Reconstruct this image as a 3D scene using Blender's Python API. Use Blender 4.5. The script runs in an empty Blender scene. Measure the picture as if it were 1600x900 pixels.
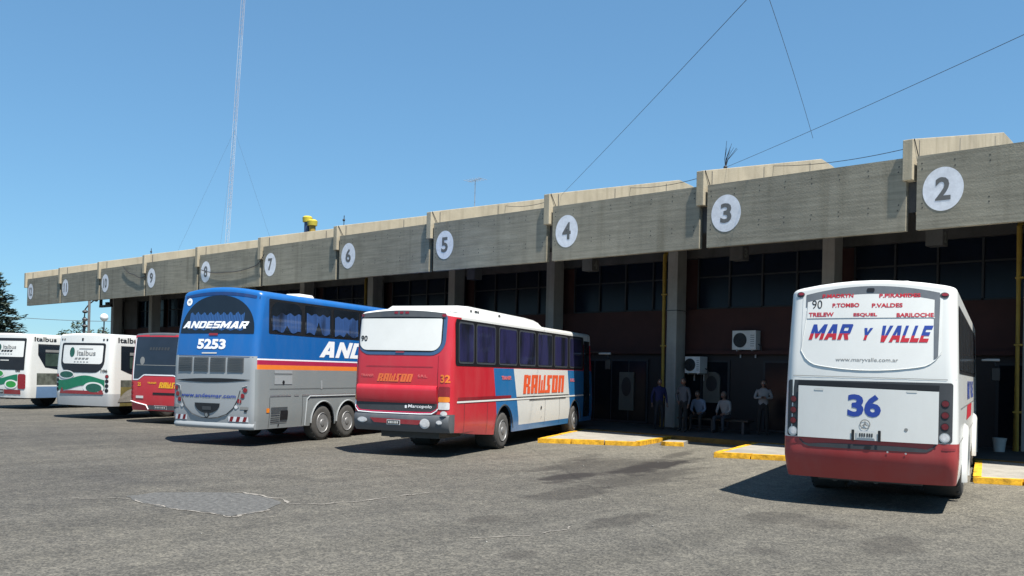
import bpy, bmesh, math, random
from mathutils import Vector, Matrix, noise
random.seed(11)
S = bpy.context.scene
COL = S.collection
PI = math.pi
R = math.radians

# ------------------------------------------------------------------ camera
cam_d = bpy.data.cameras.new("camera")
cam = bpy.data.objects.new("camera", cam_d)
COL.objects.link(cam)
cam_d.sensor_width = 36.0
cam_d.lens = 1417.3 / 1600 * 36.0
cam_d.shift_y = 119.7 / 1600
cam_d.clip_start = 0.1
cam_d.clip_end = 6000
cam.matrix_world = (Matrix.Translation((0, 0, 1.983)) @ Matrix.Rotation(0.7437, 4, 'Z')
                    @ Matrix.Rotation(PI / 2 + 0.0073, 4, 'X') @ Matrix.Rotation(0.0231, 4, 'Z'))
S.camera = cam
S.render.resolution_x, S.render.resolution_y = 1024, 576

# ------------------------------------------------------------------ sky, sun, exposure
SUN = Vector((0.4465, -0.115, 1.0)).normalized()
W = bpy.data.worlds.new("World")
S.world = W
W.use_nodes = True
nt = W.node_tree
nt.nodes.clear()
sky = nt.nodes.new("ShaderNodeTexSky")
sky.sky_type = 'NISHITA'
sky.sun_disc = False
sky.sun_elevation = math.asin(SUN.z)
sky.sun_rotation = math.atan2(SUN.x, SUN.y)
sky.altitude = 0
sky.air_density = 1.0
sky.dust_density = 0.0
sky.ozone_density = 6.0
bg = nt.nodes.new("ShaderNodeBackground")
bg.inputs[1].default_value = 0.1
wo = nt.nodes.new("ShaderNodeOutputWorld")
gm = nt.nodes.new("ShaderNodeGamma")
gm.inputs[1].default_value = 0.6
tn = nt.nodes.new("ShaderNodeMix")
tn.data_type, tn.blend_type = 'RGBA', 'MULTIPLY'
tn.inputs[0].default_value = 1.0
tn.inputs[7].default_value = (0.73, 1.15, 1.41, 1)
nt.links.new(sky.outputs[0], gm.inputs[0])
nt.links.new(gm.outputs[0], tn.inputs[6])
nt.links.new(tn.outputs[2], bg.inputs[0])
nt.links.new(bg.outputs[0], wo.inputs[0])
sl = bpy.data.lights.new("sun", 'SUN')
sl.energy = 4.6
sl.angle = R(0.55)
sl.color = (1.0, 0.955, 0.88)
so = bpy.data.objects.new("sun", sl)
COL.objects.link(so)
so.rotation_euler = SUN.to_track_quat('Z', 'Y').to_euler()
S.view_settings.view_transform = 'Standard'
S.view_settings.look = 'None'
S.view_settings.exposure = 1.0
S.view_settings.gamma = 1.0
S.view_settings.use_curve_mapping = False
S.render.engine = 'CYCLES'
S.cycles.max_bounces = 6
S.cycles.diffuse_bounces = 3
S.cycles.glossy_bounces = 3
S.cycles.use_denoising = True
S.cycles.sample_clamp_indirect = 6

# ------------------------------------------------------------------ materials
MATS = {}


def nodes_of(name):
    m = bpy.data.materials.new(name)
    m.use_nodes = True
    t = m.node_tree
    return m, t, t.nodes["Principled BSDF"]


def N(t, kind, **kw):
    n = t.nodes.new("ShaderNode" + kind)
    for k, v in kw.items():
        if hasattr(n, k):
            setattr(n, k, v)
        else:
            n.inputs[k.replace('_', ' ')].default_value = v
    return n


def coords(t, scale=(1, 1, 1)):
    c = N(t, "TexCoord")
    mp = N(t, "Mapping")
    mp.inputs['Scale'].default_value = scale
    t.links.new(c.outputs['Object'], mp.inputs[0])
    return mp.outputs[0]


def ramp(t, src, a, ca, b, cb):
    r = N(t, "ValToRGB")
    r.color_ramp.elements[0].position = a
    r.color_ramp.elements[0].color = (*ca, 1)
    r.color_ramp.elements[1].position = b
    r.color_ramp.elements[1].color = (*cb, 1)
    t.links.new(src, r.inputs[0])
    return r.outputs[0]


def mix(t, fac, a, b, mode='MIX'):
    m = N(t, "Mix", data_type='RGBA', blend_type=mode)
    for i, v in ((0, fac), (6, a), (7, b)):
        if hasattr(v, 'is_linked'):
            t.links.new(v, m.inputs[i])
        else:
            m.inputs[i].default_value = v if i == 0 else (*v, 1)
    return m.outputs[2]


def mat(name, col, rough=0.5, metal=0.0, coat=0.0, var=0.12, scale=3.0, bump=0.0, bscale=40.0, spec=0.5, stretch=(1, 1, 1)):
    """plain surface with a little uneven wear and dirt"""
    if name in MATS:
        return MATS[name]
    m, t, b = nodes_of(name)
    co = coords(t, stretch)
    n = N(t, "TexNoise")
    n.inputs['Scale'].default_value = scale
    n.inputs['Detail'].default_value = 6
    n.inputs['Roughness'].default_value = 0.65
    t.links.new(co, n.inputs['Vector'])
    lo = tuple(c * (1 - var) for c in col)
    hi = tuple(min(1, c * (1 + var * .6)) for c in col)
    c = ramp(t, n.outputs[0], .3, lo, .7, hi)
    t.links.new(c, b.inputs['Base Color'])
    b.inputs['Roughness'].default_value = rough
    b.inputs['Metallic'].default_value = metal
    b.inputs['Coat Weight'].default_value = coat
    b.inputs['Coat Roughness'].default_value = 0.12
    b.inputs['Specular IOR Level'].default_value = spec
    if bump:
        n2 = N(t, "TexNoise")
        n2.inputs['Scale'].default_value = bscale
        n2.inputs['Detail'].default_value = 4
        t.links.new(co, n2.inputs['Vector'])
        bp = N(t, "Bump")
        bp.inputs['Strength'].default_value = bump
        bp.inputs['Distance'].default_value = .02
        t.links.new(n2.outputs[0], bp.inputs['Height'])
        t.links.new(bp.outputs[0], b.inputs['Normal'])
    MATS[name] = m
    return m


def paint(name, col, dirt=0.25, rough=0.32, coat=0.35, low=.5):
    """vehicle paint: dusty towards streaks, faint panel waviness"""
    if name in MATS:
        return MATS[name]
    m, t, b = nodes_of(name)
    co = coords(t, (1.2, 1.2, .35))
    n = N(t, "TexNoise")
    n.inputs['Scale'].default_value = 2.2
    n.inputs['Detail'].default_value = 8
    n.inputs['Roughness'].default_value = .7
    t.links.new(co, n.inputs['Vector'])
    dust = tuple(.75 * c + .25 * d for c, d in zip(col, (.30, .27, .23)))
    f = ramp(t, n.outputs[0], .44, (0, 0, 0), .80, (dirt * 2, dirt * 2, dirt * 2))
    sp = N(t, "SeparateXYZ")
    oc = N(t, "TexCoord")
    t.links.new(oc.outputs['Object'], sp.inputs[0])
    mr = N(t, "MapRange")
    mr.inputs['From Min'].default_value = .3
    mr.inputs['From Max'].default_value = 1.5
    mr.inputs['To Min'].default_value = 1.0
    mr.inputs['To Max'].default_value = 0.0
    t.links.new(sp.outputs[2], mr.inputs[0])
    n3 = N(t, "TexNoise")
    n3.inputs['Scale'].default_value = 5.5
    n3.inputs['Detail'].default_value = 6
    t.links.new(co, n3.inputs['Vector'])
    lw = N(t, "Math", operation='MULTIPLY')
    t.links.new(mr.outputs[0], lw.inputs[0])
    t.links.new(n3.outputs[0], lw.inputs[1])
    lm = N(t, "Math", operation='MULTIPLY')
    t.links.new(lw.outputs[0], lm.inputs[0])
    lm.inputs[1].default_value = low
    fa = N(t, "Math", operation='ADD', use_clamp=True)
    t.links.new(f, fa.inputs[0])
    t.links.new(lm.outputs[0], fa.inputs[1])
    c = mix(t, fa.outputs[0], col, dust)
    t.links.new(c, b.inputs['Base Color'])
    rr = ramp(t, n.outputs[0], .3, (rough * .8,) * 3, .75, (min(1, rough * 1.6),) * 3)
    t.links.new(rr, b.inputs['Roughness'])
    b.inputs['Coat Weight'].default_value = coat
    b.inputs['Coat Roughness'].default_value = .1
    n2 = N(t, "TexNoise")
    n2.inputs['Scale'].default_value = 1.6
    n2.inputs['Detail'].default_value = 2
    t.links.new(coords(t), n2.inputs['Vector'])
    bp = N(t, "Bump")
    bp.inputs['Strength'].default_value = .12
    bp.inputs['Distance'].default_value = .02
    t.links.new(n2.outputs[0], bp.inputs['Height'])
    t.links.new(bp.outputs[0], b.inputs['Normal'])
    MATS[name] = m
    return m


def concrete(name, col, dark, boards=0.0, streak=True, rough=.85):
    if name in MATS:
        return MATS[name]
    m, t, b = nodes_of(name)
    co = coords(t)
    n = N(t, "TexNoise")
    n.inputs['Scale'].default_value = .9
    n.inputs['Detail'].default_value = 9
    n.inputs['Roughness'].default_value = .7
    t.links.new(co, n.inputs['Vector'])
    c = ramp(t, n.outputs[0], .32, dark, .68, col)
    if streak:
        s = N(t, "TexNoise")
        s.inputs['Scale'].default_value = 1.0
        s.inputs['Detail'].default_value = 5
        t.links.new(coords(t, (3.5, 3.5, .25)), s.inputs['Vector'])
        f = ramp(t, s.outputs[0], .5, (1, 1, 1), .75, (.74, .73, .70))
        c = mix(t, .85, c, f, 'MULTIPLY')
    h = None
    if boards:
        w = N(t, "TexWave", wave_type='BANDS', bands_direction='Z', wave_profile='SAW')
        w.inputs['Scale'].default_value = boards
        w.inputs['Distortion'].default_value = .35
        w.inputs['Detail'].default_value = 2
        w.inputs['Detail Scale'].default_value = .6
        t.links.new(coords(t, (.06, .06, 1)), w.inputs['Vector'])
        g = N(t, "TexNoise")
        g.inputs['Scale'].default_value = 2.0
        g.inputs['Detail'].default_value = 3
        t.links.new(coords(t, (.35, .35, 7)), g.inputs['Vector'])
        gl = ramp(t, g.outputs[0], .35, (.78, .78, .76), .65, (1.06, 1.06, 1.05))
        c = mix(t, .8, c, gl, 'MULTIPLY')
        ln = ramp(t, w.outputs[0], .0, (.72, .71, .69), .06, (1, 1, 1))
        c = mix(t, .6, c, ln, 'MULTIPLY')
        h = w.outputs[0]
    t.links.new(c, b.inputs['Base Color'])
    b.inputs['Roughness'].default_value = rough
    b.inputs['Specular IOR Level'].default_value = .25
    f2 = N(t, "TexNoise")
    f2.inputs['Scale'].default_value = 28
    f2.inputs['Detail'].default_value = 5
    t.links.new(co, f2.inputs['Vector'])
    bp = N(t, "Bump")
    bp.inputs['Strength'].default_value = .35
    bp.inputs['Distance'].default_value = .015
    t.links.new(f2.outputs[0], bp.inputs['Height'])
    if h is not None:
        b2 = N(t, "Bump")
        b2.inputs['Strength'].default_value = .25
        b2.inputs['Distance'].default_value = .01
        t.links.new(h, b2.inputs['Height'])
        t.links.new(bp.outputs[0], b2.inputs['Normal'])
        t.links.new(b2.outputs[0], b.inputs['Normal'])
    else:
        t.links.new(bp.outputs[0], b.inputs['Normal'])
    MATS[name] = m
    return m


def curtained(name, glass, curtain, fold=26.0, z0=None, z1=None, axis=1, cover=.5, gloss=.06):
    """tinted pane with drawn curtains just behind it: folds run upright"""
    m, t, b = nodes_of(name)
    sc = [.0, .0, .0]
    c = N(t, "TexCoord")
    w = N(t, "TexWave", wave_type='BANDS', bands_direction='X' if axis == 0 else 'Y')
    w.inputs['Scale'].default_value = fold / 6.28
    w.inputs['Distortion'].default_value = 3.0
    w.inputs['Detail'].default_value = 3
    mp = N(t, "Mapping")
    mp.inputs['Scale'].default_value = (1, 1, .18)
    t.links.new(c.outputs['Object'], mp.inputs[0])
    t.links.new(mp.outputs[0], w.inputs['Vector'])
    lo = tuple(x * .35 for x in curtain)
    cc = ramp(t, w.outputs[0], .1, lo, .9, curtain)
    n = N(t, "TexNoise")
    n.inputs['Scale'].default_value = 1.7
    n.inputs['Detail'].default_value = 3
    mp2 = N(t, "Mapping")
    mp2.inputs['Scale'].default_value = (1, 1, .3)
    t.links.new(c.outputs['Object'], mp2.inputs[0])
    t.links.new(mp2.outputs[0], n.inputs['Vector'])
    f = ramp(t, n.outputs[0], 1 - cover - .08, (0, 0, 0), 1 - cover + .08, (1, 1, 1))
    t.links.new(mix(t, f, glass, cc), b.inputs['Base Color'])
    b.inputs['Roughness'].default_value = .5
    b.inputs['Specular IOR Level'].default_value = .2
    b.inputs['Coat Weight'].default_value = .7
    b.inputs['Coat Roughness'].default_value = gloss
    MATS[name] = m
    return m


def glass_dark(name, col, rough=.06, spec=.5):
    return mat(name, col, rough=rough, var=.3, scale=.8, spec=spec)


WHITE = paint("white_paint", (.69, .69, .655), .26)
WHITE2 = mat("white_decal", (.72, .72, .685), .45, var=.04)
OFFW = mat("off_white", (.62, .62, .58), .5, var=.1)
REDP = paint("red_paint", (.52, .022, .035), .18)
RED36 = paint("red_bumper_paint", (.33, .028, .030), .22, rough=.4, low=.22)
DARKRED = paint("dark_red_paint", (.24, .012, .02), .2)
BLUEP = paint("blue_paint", (.008, .112, .36), .12)
NAVYP = paint("navy_paint", (.01, .035, .13), .15)
BLUE32 = paint("panel_blue_paint", (.02, .15, .36), .15)
SILV = paint("silver_paint", (.30, .32, .33), .3, rough=.38)
SILVD = paint("grey_paint", (.21, .23, .235), .35, rough=.4)
GREYB = paint("bumper_grey", (.072, .080, .090), .25, rough=.5, coat=.1, low=.25)
BLACK = mat("black_plastic", (.012, .012, .014), .45, var=.3)
DKGREY = mat("dark_grey_plastic", (.045, .048, .052), .5, var=.2)
RUBBER = mat("tyre_rubber", (.022, .022, .022), .85, var=.3, scale=8)
DUSTRUB = mat("dusty_tyre", (.065, .062, .058), .9, var=.3, scale=6)
STEEL = mat("wheel_steel", (.26, .26, .26), .5, .4, var=.25, scale=9)
CHROME = mat("bright_metal", (.68, .68, .68), .25, .8, var=.1)
LENSR = mat("red_lens", (.24, .010, .018), .2, coat=.5, var=.15, scale=20)
LENSD = mat("dim_red_lens", (.13, .008, .014), .25, coat=.4, var=.2, scale=20)
LENSO = mat("orange_lens", (.75, .22, .02), .2, coat=.5, var=.15)
LENSW = mat("clear_lens", (.62, .62, .62), .15, coat=.5, var=.2, scale=18)
ORANGE = mat("orange_paint", (.78, .20, .03), .45, var=.08)
REDORANGE = mat("red_orange_letters", (.72, .10, .03), .5, var=.12, scale=9)
PINKRED = mat("pale_red_letters", (.72, .16, .15), .5, var=.08)
YELLOWL = mat("yellow_letters", (.85, .45, .02), .5, var=.1)
BLUEL = mat("blue_letters", (.02, .055, .30), .5, var=.08)
REDL = mat("red_letters", (.50, .02, .035), .5, var=.08)
GREYL = mat("grey_letters", (.22, .22, .21), .5, var=.1)
BLACKL = mat("black_letters", (.02, .02, .02), .5, var=.1)
WHITEL = mat("white_letters", (.85, .85, .85), .45, var=.05)
STRIPER = mat("stripe_red", (.40, .02, .07), .4, var=.08)
GREENP = mat("green_ribbon", (.01, .17, .085), .4, var=.15, scale=5)
GREENL = mat("leaf_green_disc", (.03, .28, .05), .4, var=.15)
GREEND = mat("dark_green_disc", (.02, .10, .07), .4, var=.3, scale=12)
GLASS = glass_dark("tinted_glass", (.012, .017, .024))
GLASSG = glass_dark("grey_glass", (.06, .065, .07), .12)
GLASSB = mat("dusty_grey_glass", (.15, .16, .17), .3, var=.2)
YEL = mat("kerb_yellow", (.74, .39, .014), .7, var=.62, scale=6, bump=.3)
KERB = concrete("kerb_concrete", (.34, .32, .28), (.22, .21, .185), 0)
FASC = concrete("fascia_concrete", (.315, .29, .228), (.235, .217, .172), boards=1.05)
CREAM = concrete("cream_concrete", (.46, .40, .29), (.34, .295, .215), 0)
COLC = concrete("column_concrete", (.38, .365, .34), (.27, .265, .25), 0)
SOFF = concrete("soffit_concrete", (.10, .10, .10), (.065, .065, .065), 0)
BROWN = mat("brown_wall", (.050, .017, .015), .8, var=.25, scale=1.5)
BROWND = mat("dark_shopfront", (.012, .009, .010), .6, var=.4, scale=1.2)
GLAZ = glass_dark("upper_glazing", (.005, .010, .022), .25, .2)
MULL = mat("mullion", (.016, .019, .024), .6)
PIPEY = mat("yellow_pipe", (.34, .22, .03), .6, var=.25)
DISC = mat("disc_white", (.74, .75, .78), .65, var=.16, scale=7)
NUM = mat("number_grey", (.13, .13, .125), .7, var=.15)
WIRE = mat("wire_dark", (.03, .03, .035), .6)
GALV = mat("galvanised", (.42, .43, .44), .5, .4)
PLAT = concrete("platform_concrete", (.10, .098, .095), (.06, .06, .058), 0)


# ------------------------------------------------------------------ mesh builder
class MB:
    def __init__(s):
        s.v, s.f, s.m, s.mats = [], [], [], []

    def mi(s, m):
        if m not in s.mats:
            s.mats.append(m)
        return s.mats.index(m)

    def add(s, vs, fs, m):
        b = len(s.v)
        s.v += [tuple(p) for p in vs]
        i = s.mi(m)
        for f in fs:
            s.f.append(tuple(b + k for k in f))
            s.m.append(i)

    def box(s, c, d, m, rz=0, top=None):
        x, y, z = d[0] / 2, d[1] / 2, d[2] / 2
        pts = []
        for k in (-1, 1):
            sc = 1 if (k < 0 or top is None) else top
            for a, b in ((-1, -1), (1, -1), (1, 1), (-1, 1)):
                px, py = a * x * sc, b * y * sc
                pts.append((c[0] + px * math.cos(rz) - py * math.sin(rz), c[1] + px * math.sin(rz) + py * math.cos(rz), c[2] + k * z))
        s.add(pts, [(3, 2, 1, 0), (4, 5, 6, 7), (0, 1, 5, 4), (1, 2, 6, 5), (2, 3, 7, 6), (3, 0, 4, 7)], m)

    def prism(s, poly, z0, z1, m, mtop=None, z0f=None):
        n = len(poly)
        s.add([(x, y, z0) for x, y in poly] + [(x, y, z1) for x, y in poly],
              [(i, (i + 1) % n, n + (i + 1) % n, n + i) for i in range(n)], m)
        s.add([(x, y, z1) for x, y in poly], [tuple(range(n))], mtop or m)

    def extrude_x(s, prof, x0, x1, m):
        """profile of (y, z) swept along x"""
        n = len(prof)
        s.add([(x0, y, z) for y, z in prof] + [(x1, y, z) for y, z in prof],
              [tuple(range(n))[::-1], tuple(range(n, 2 * n))] + [(i, (i + 1) % n, n + (i + 1) % n, n + i) for i in range(n)], m)

    def tube(s, pts, r, m, n=6, r1=None):
        pts = [Vector(p) for p in pts]
        ring = []
        for i, p in enumerate(pts):
            d = (pts[min(i + 1, len(pts) - 1)] - pts[max(i - 1, 0)]).normalized()
            a = d.cross(Vector((0, 0, 1)))
            if a.length < 1e-3:
                a = d.cross(Vector((1, 0, 0)))
            a.normalize()
            b = d.cross(a)
            rr = r if r1 is None else r + (r1 - r) * i / (len(pts) - 1)
            ring += [p + (a * math.cos(2 * PI * k / n) + b * math.sin(2 * PI * k / n)) * rr for k in range(n)]
        fs = []
        for i in range(len(pts) - 1):
            for k in range(n):
                fs.append((i * n + k, i * n + (k + 1) % n, (i + 1) * n + (k + 1) % n, (i + 1) * n + k))
        fs.append(tuple(range(n))[::-1])
        fs.append(tuple((len(pts) - 1) * n + k for k in range(n)))
        s.add(ring, fs, m)

    def lathe(s, prof, m, c=(0, 0, 0), axis='z', n=24):
        """prof: (radius, height) pairs"""
        vs, fs = [], []
        for r, h in prof:
            for k in range(n):
                a = 2 * PI * k / n
                p = (r * math.cos(a), r * math.sin(a), h)
                if axis == 'x':
                    p = (p[2], p[0], p[1])
                elif axis == 'y':
                    p = (p[0], p[2], p[1])
                vs.append((p[0] + c[0], p[1] + c[1], p[2] + c[2]))
        for i in range(len(prof) - 1):
            for k in range(n):
                fs.append((i * n + k, i * n + (k + 1) % n, (i + 1) * n + (k + 1) % n, (i + 1) * n + k))
        fs.append(tuple(range(n))[::-1])
        fs.append(tuple((len(prof) - 1) * n + k for k in range(n)))
        s.add(vs, fs, m)

    def ball(s, c, r, m, n=14, k=9, sq=(1, 1, 1)):
        vs, fs = [], []
        for i in range(k + 1):
            th = PI * i / k
            for j in range(n):
                a = 2 * PI * j / n
                vs.append((c[0] + r * sq[0] * math.sin(th) * math.cos(a), c[1] + r * sq[1] * math.sin(th) * math.sin(a), c[2] + r * sq[2] * math.cos(th)))
        for i in range(k):
            for j in range(n):
                fs.append((i * n + j, (i + 1) * n + j, (i + 1) * n + (j + 1) % n, i * n + (j + 1) % n))
        s.add(vs, fs, m)

    def cols(s, mp, cols, m, M=4):
        """surface patch from columns (a, b0, b1) laid on a mapped surface"""
        vs, fs = [], []
        for a, b0, b1 in cols:
            for j in range(M + 1):
                vs.append(mp(a, b0 + (b1 - b0) * j / M))
        for i in range(len(cols) - 1):
            for j in range(M):
                q = i * (M + 1) + j
                fs.append((q, q + M + 1, q + M + 2, q + 1))
        s.add(vs, fs, m)

    def quad(s, mp, c, m, nu=6, nv=4):
        """bilinear patch from four (a, b) corners: bottom-left, bottom-right, top-right, top-left"""
        vs, fs = [], []
        for i in range(nu + 1):
            u = i / nu
            for j in range(nv + 1):
                v = j / nv
                w4 = ((1 - u) * (1 - v), u * (1 - v), u * v, (1 - u) * v)
                vs.append(mp(sum(w * p[0] for w, p in zip(w4, c)), sum(w * p[1] for w, p in zip(w4, c))))
        for i in range(nu):
            for j in range(nv):
                q = i * (nv + 1) + j
                fs.append((q, q + nv + 1, q + nv + 2, q + 1))
        s.add(vs, fs, m)

    def rrect(s, mp, a0, a1, b0, b1, r, m, rb=None, M=3, n=9):
        s.cols(mp, rr_cols(a0, a1, b0, b1, r, rb, n), m, M)

    def disc(s, mp, a, b, r, m, rv=None, M=2, n=12):
        rv = rv or r
        cs = []
        for i in range(n + 1):
            x = -math.cos(PI * i / n)
            h = math.sqrt(max(0, 1 - x * x)) * rv
            cs.append((a + x * r, b - h, b + h))
        s.cols(mp, cs, m, M)

    def build(s, name, parent=None, smooth=38, bevel=0, loc=None):
        me = bpy.data.meshes.new(name)
        me.from_pydata(s.v, [], s.f)
        for m in s.mats:
            me.materials.append(m)
        me.polygons.foreach_set("material_index", s.m)
        bm = bmesh.new()
        bm.from_mesh(me)
        bmesh.ops.recalc_face_normals(bm, faces=bm.faces)
        bm.to_mesh(me)
        bm.free()
        if smooth:
            me.shade_smooth()
            me.set_sharp_from_angle(angle=R(smooth))
        o = bpy.data.objects.new(name, me)
        COL.objects.link(o)
        if parent:
            o.parent = parent
        if loc:
            o.location = loc
        if bevel:
            b = o.modifiers.new("bevel", 'BEVEL')
            b.width = bevel
            b.segments = 2
            b.limit_method = 'ANGLE'
            b.angle_limit = R(40)
        return o


def rr_cols(a0, a1, b0, b1, r, rb=None, n=9):
    rb = r if rb is None else rb
    R_ = max(r, rb, 1e-4)
    xs = set()
    for i in range(7):
        d = R_ * (1 - math.cos(PI / 2 * i / 6))
        xs.add(round(a0 + d, 5))
        xs.add(round(a1 - d, 5))
    for i in range(1, n):
        xs.add(round(a0 + (a1 - a0) * i / n, 5))
    out = []
    for x in sorted(xs):
        d = max(0, min(x - a0, a1 - x))
        f = lambda q: 0 if (q <= 0 or d >= q) else q - math.sqrt(max(0, q * q - (q - d) ** 2))
        out.append((x, b0 + f(rb), b1 - f(r)))
    return out


def tag(o, label, cat, group=None, kind=None):
    o['label'] = label
    o['category'] = cat
    if group:
        o['group'] = group
    if kind:
        o['kind'] = kind
    return o


def struct(o):
    o['kind'] = 'structure'
    return o


def empty(name, loc, rz=0):
    e = bpy.data.objects.new(name, None)
    COL.objects.link(e)
    e.location = loc
    e.rotation_euler = (0, 0, rz)
    e.empty_display_size = .3
    return e


_T = {}


def text_mesh(txt, bold, shear, spacing=1.0):
    k = (txt, bold, shear, spacing)
    if k not in _T:
        c = bpy.data.curves.new("t", 'FONT')
        c.body = txt
        c.offset = bold
        c.shear = shear
        c.resolution_u = 3
        c.space_character = spacing
        o = bpy.data.objects.new("t", c)
        COL.objects.link(o)
        me = bpy.data.meshes.new_from_object(o)
        bm = bmesh.new()
        bm.from_mesh(me)
        if bm.verts:
            xa, xb = min(v.co.x for v in bm.verts), max(v.co.x for v in bm.verts)
            q = xa + .22
            while q < xb:
                bmesh.ops.bisect_plane(bm, geom=bm.verts[:] + bm.edges[:] + bm.faces[:], plane_co=(q, 0, 0), plane_no=(1, 0, 0))
                q += .22
        bm.verts.index_update()
        vs = [v.co.copy() for v in bm.verts]
        fs = [tuple(v.index for v in f.verts) for f in bm.faces]
        bm.free()
        bpy.data.objects.remove(o)
        bpy.data.curves.remove(c)
        bpy.data.meshes.remove(me)
        _T[k] = (vs, fs)
    return _T[k]


def text(mb, txt, mp, a0, a1, b0, b1, m, bold=.02, shear=0, split=None, m2=None, spacing=1.0):
    """lettering laid on a mapped surface, filling the box a0..a1 by b0..b1"""
    vs, fs = text_mesh(txt, bold, shear, spacing)
    if not vs:
        return
    x0, x1 = min(v.x for v in vs), max(v.x for v in vs)
    y0, y1 = min(v.y for v in vs), max(v.y for v in vs)
    if split is not None:
        bm = bmesh.new()
        bv = [bm.verts.new((v.x, v.y, 0)) for v in vs]
        for f in fs:
            try:
                bm.faces.new([bv[i] for i in f])
            except ValueError:
                pass
        ys = y0 + (y1 - y0) * split
        bmesh.ops.bisect_plane(bm, geom=bm.verts[:] + bm.edges[:] + bm.faces[:], plane_co=(0, ys, 0), plane_no=(0, 1, 0))
        bm.verts.index_update()
        V2 = [v.co.copy() for v in bm.verts]
        up = [tuple(v.index for v in f.verts) for f in bm.faces if f.calc_center_median().y > ys]
        dn = [tuple(v.index for v in f.verts) for f in bm.faces if f.calc_center_median().y <= ys]
        bm.free()
        P = [mp(a0 + (v.x - x0) / (x1 - x0) * (a1 - a0), b0 + (v.y - y0) / (y1 - y0) * (b1 - b0)) for v in V2]
        mb.add(P, up, m)
        mb.add(P, dn, m2)
        return
    P = [mp(a0 + (v.x - x0) / (x1 - x0) * (a1 - a0), b0 + (v.y - y0) / (y1 - y0) * (b1 - b0)) for v in vs]
    mb.add(P, fs, m)


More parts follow.
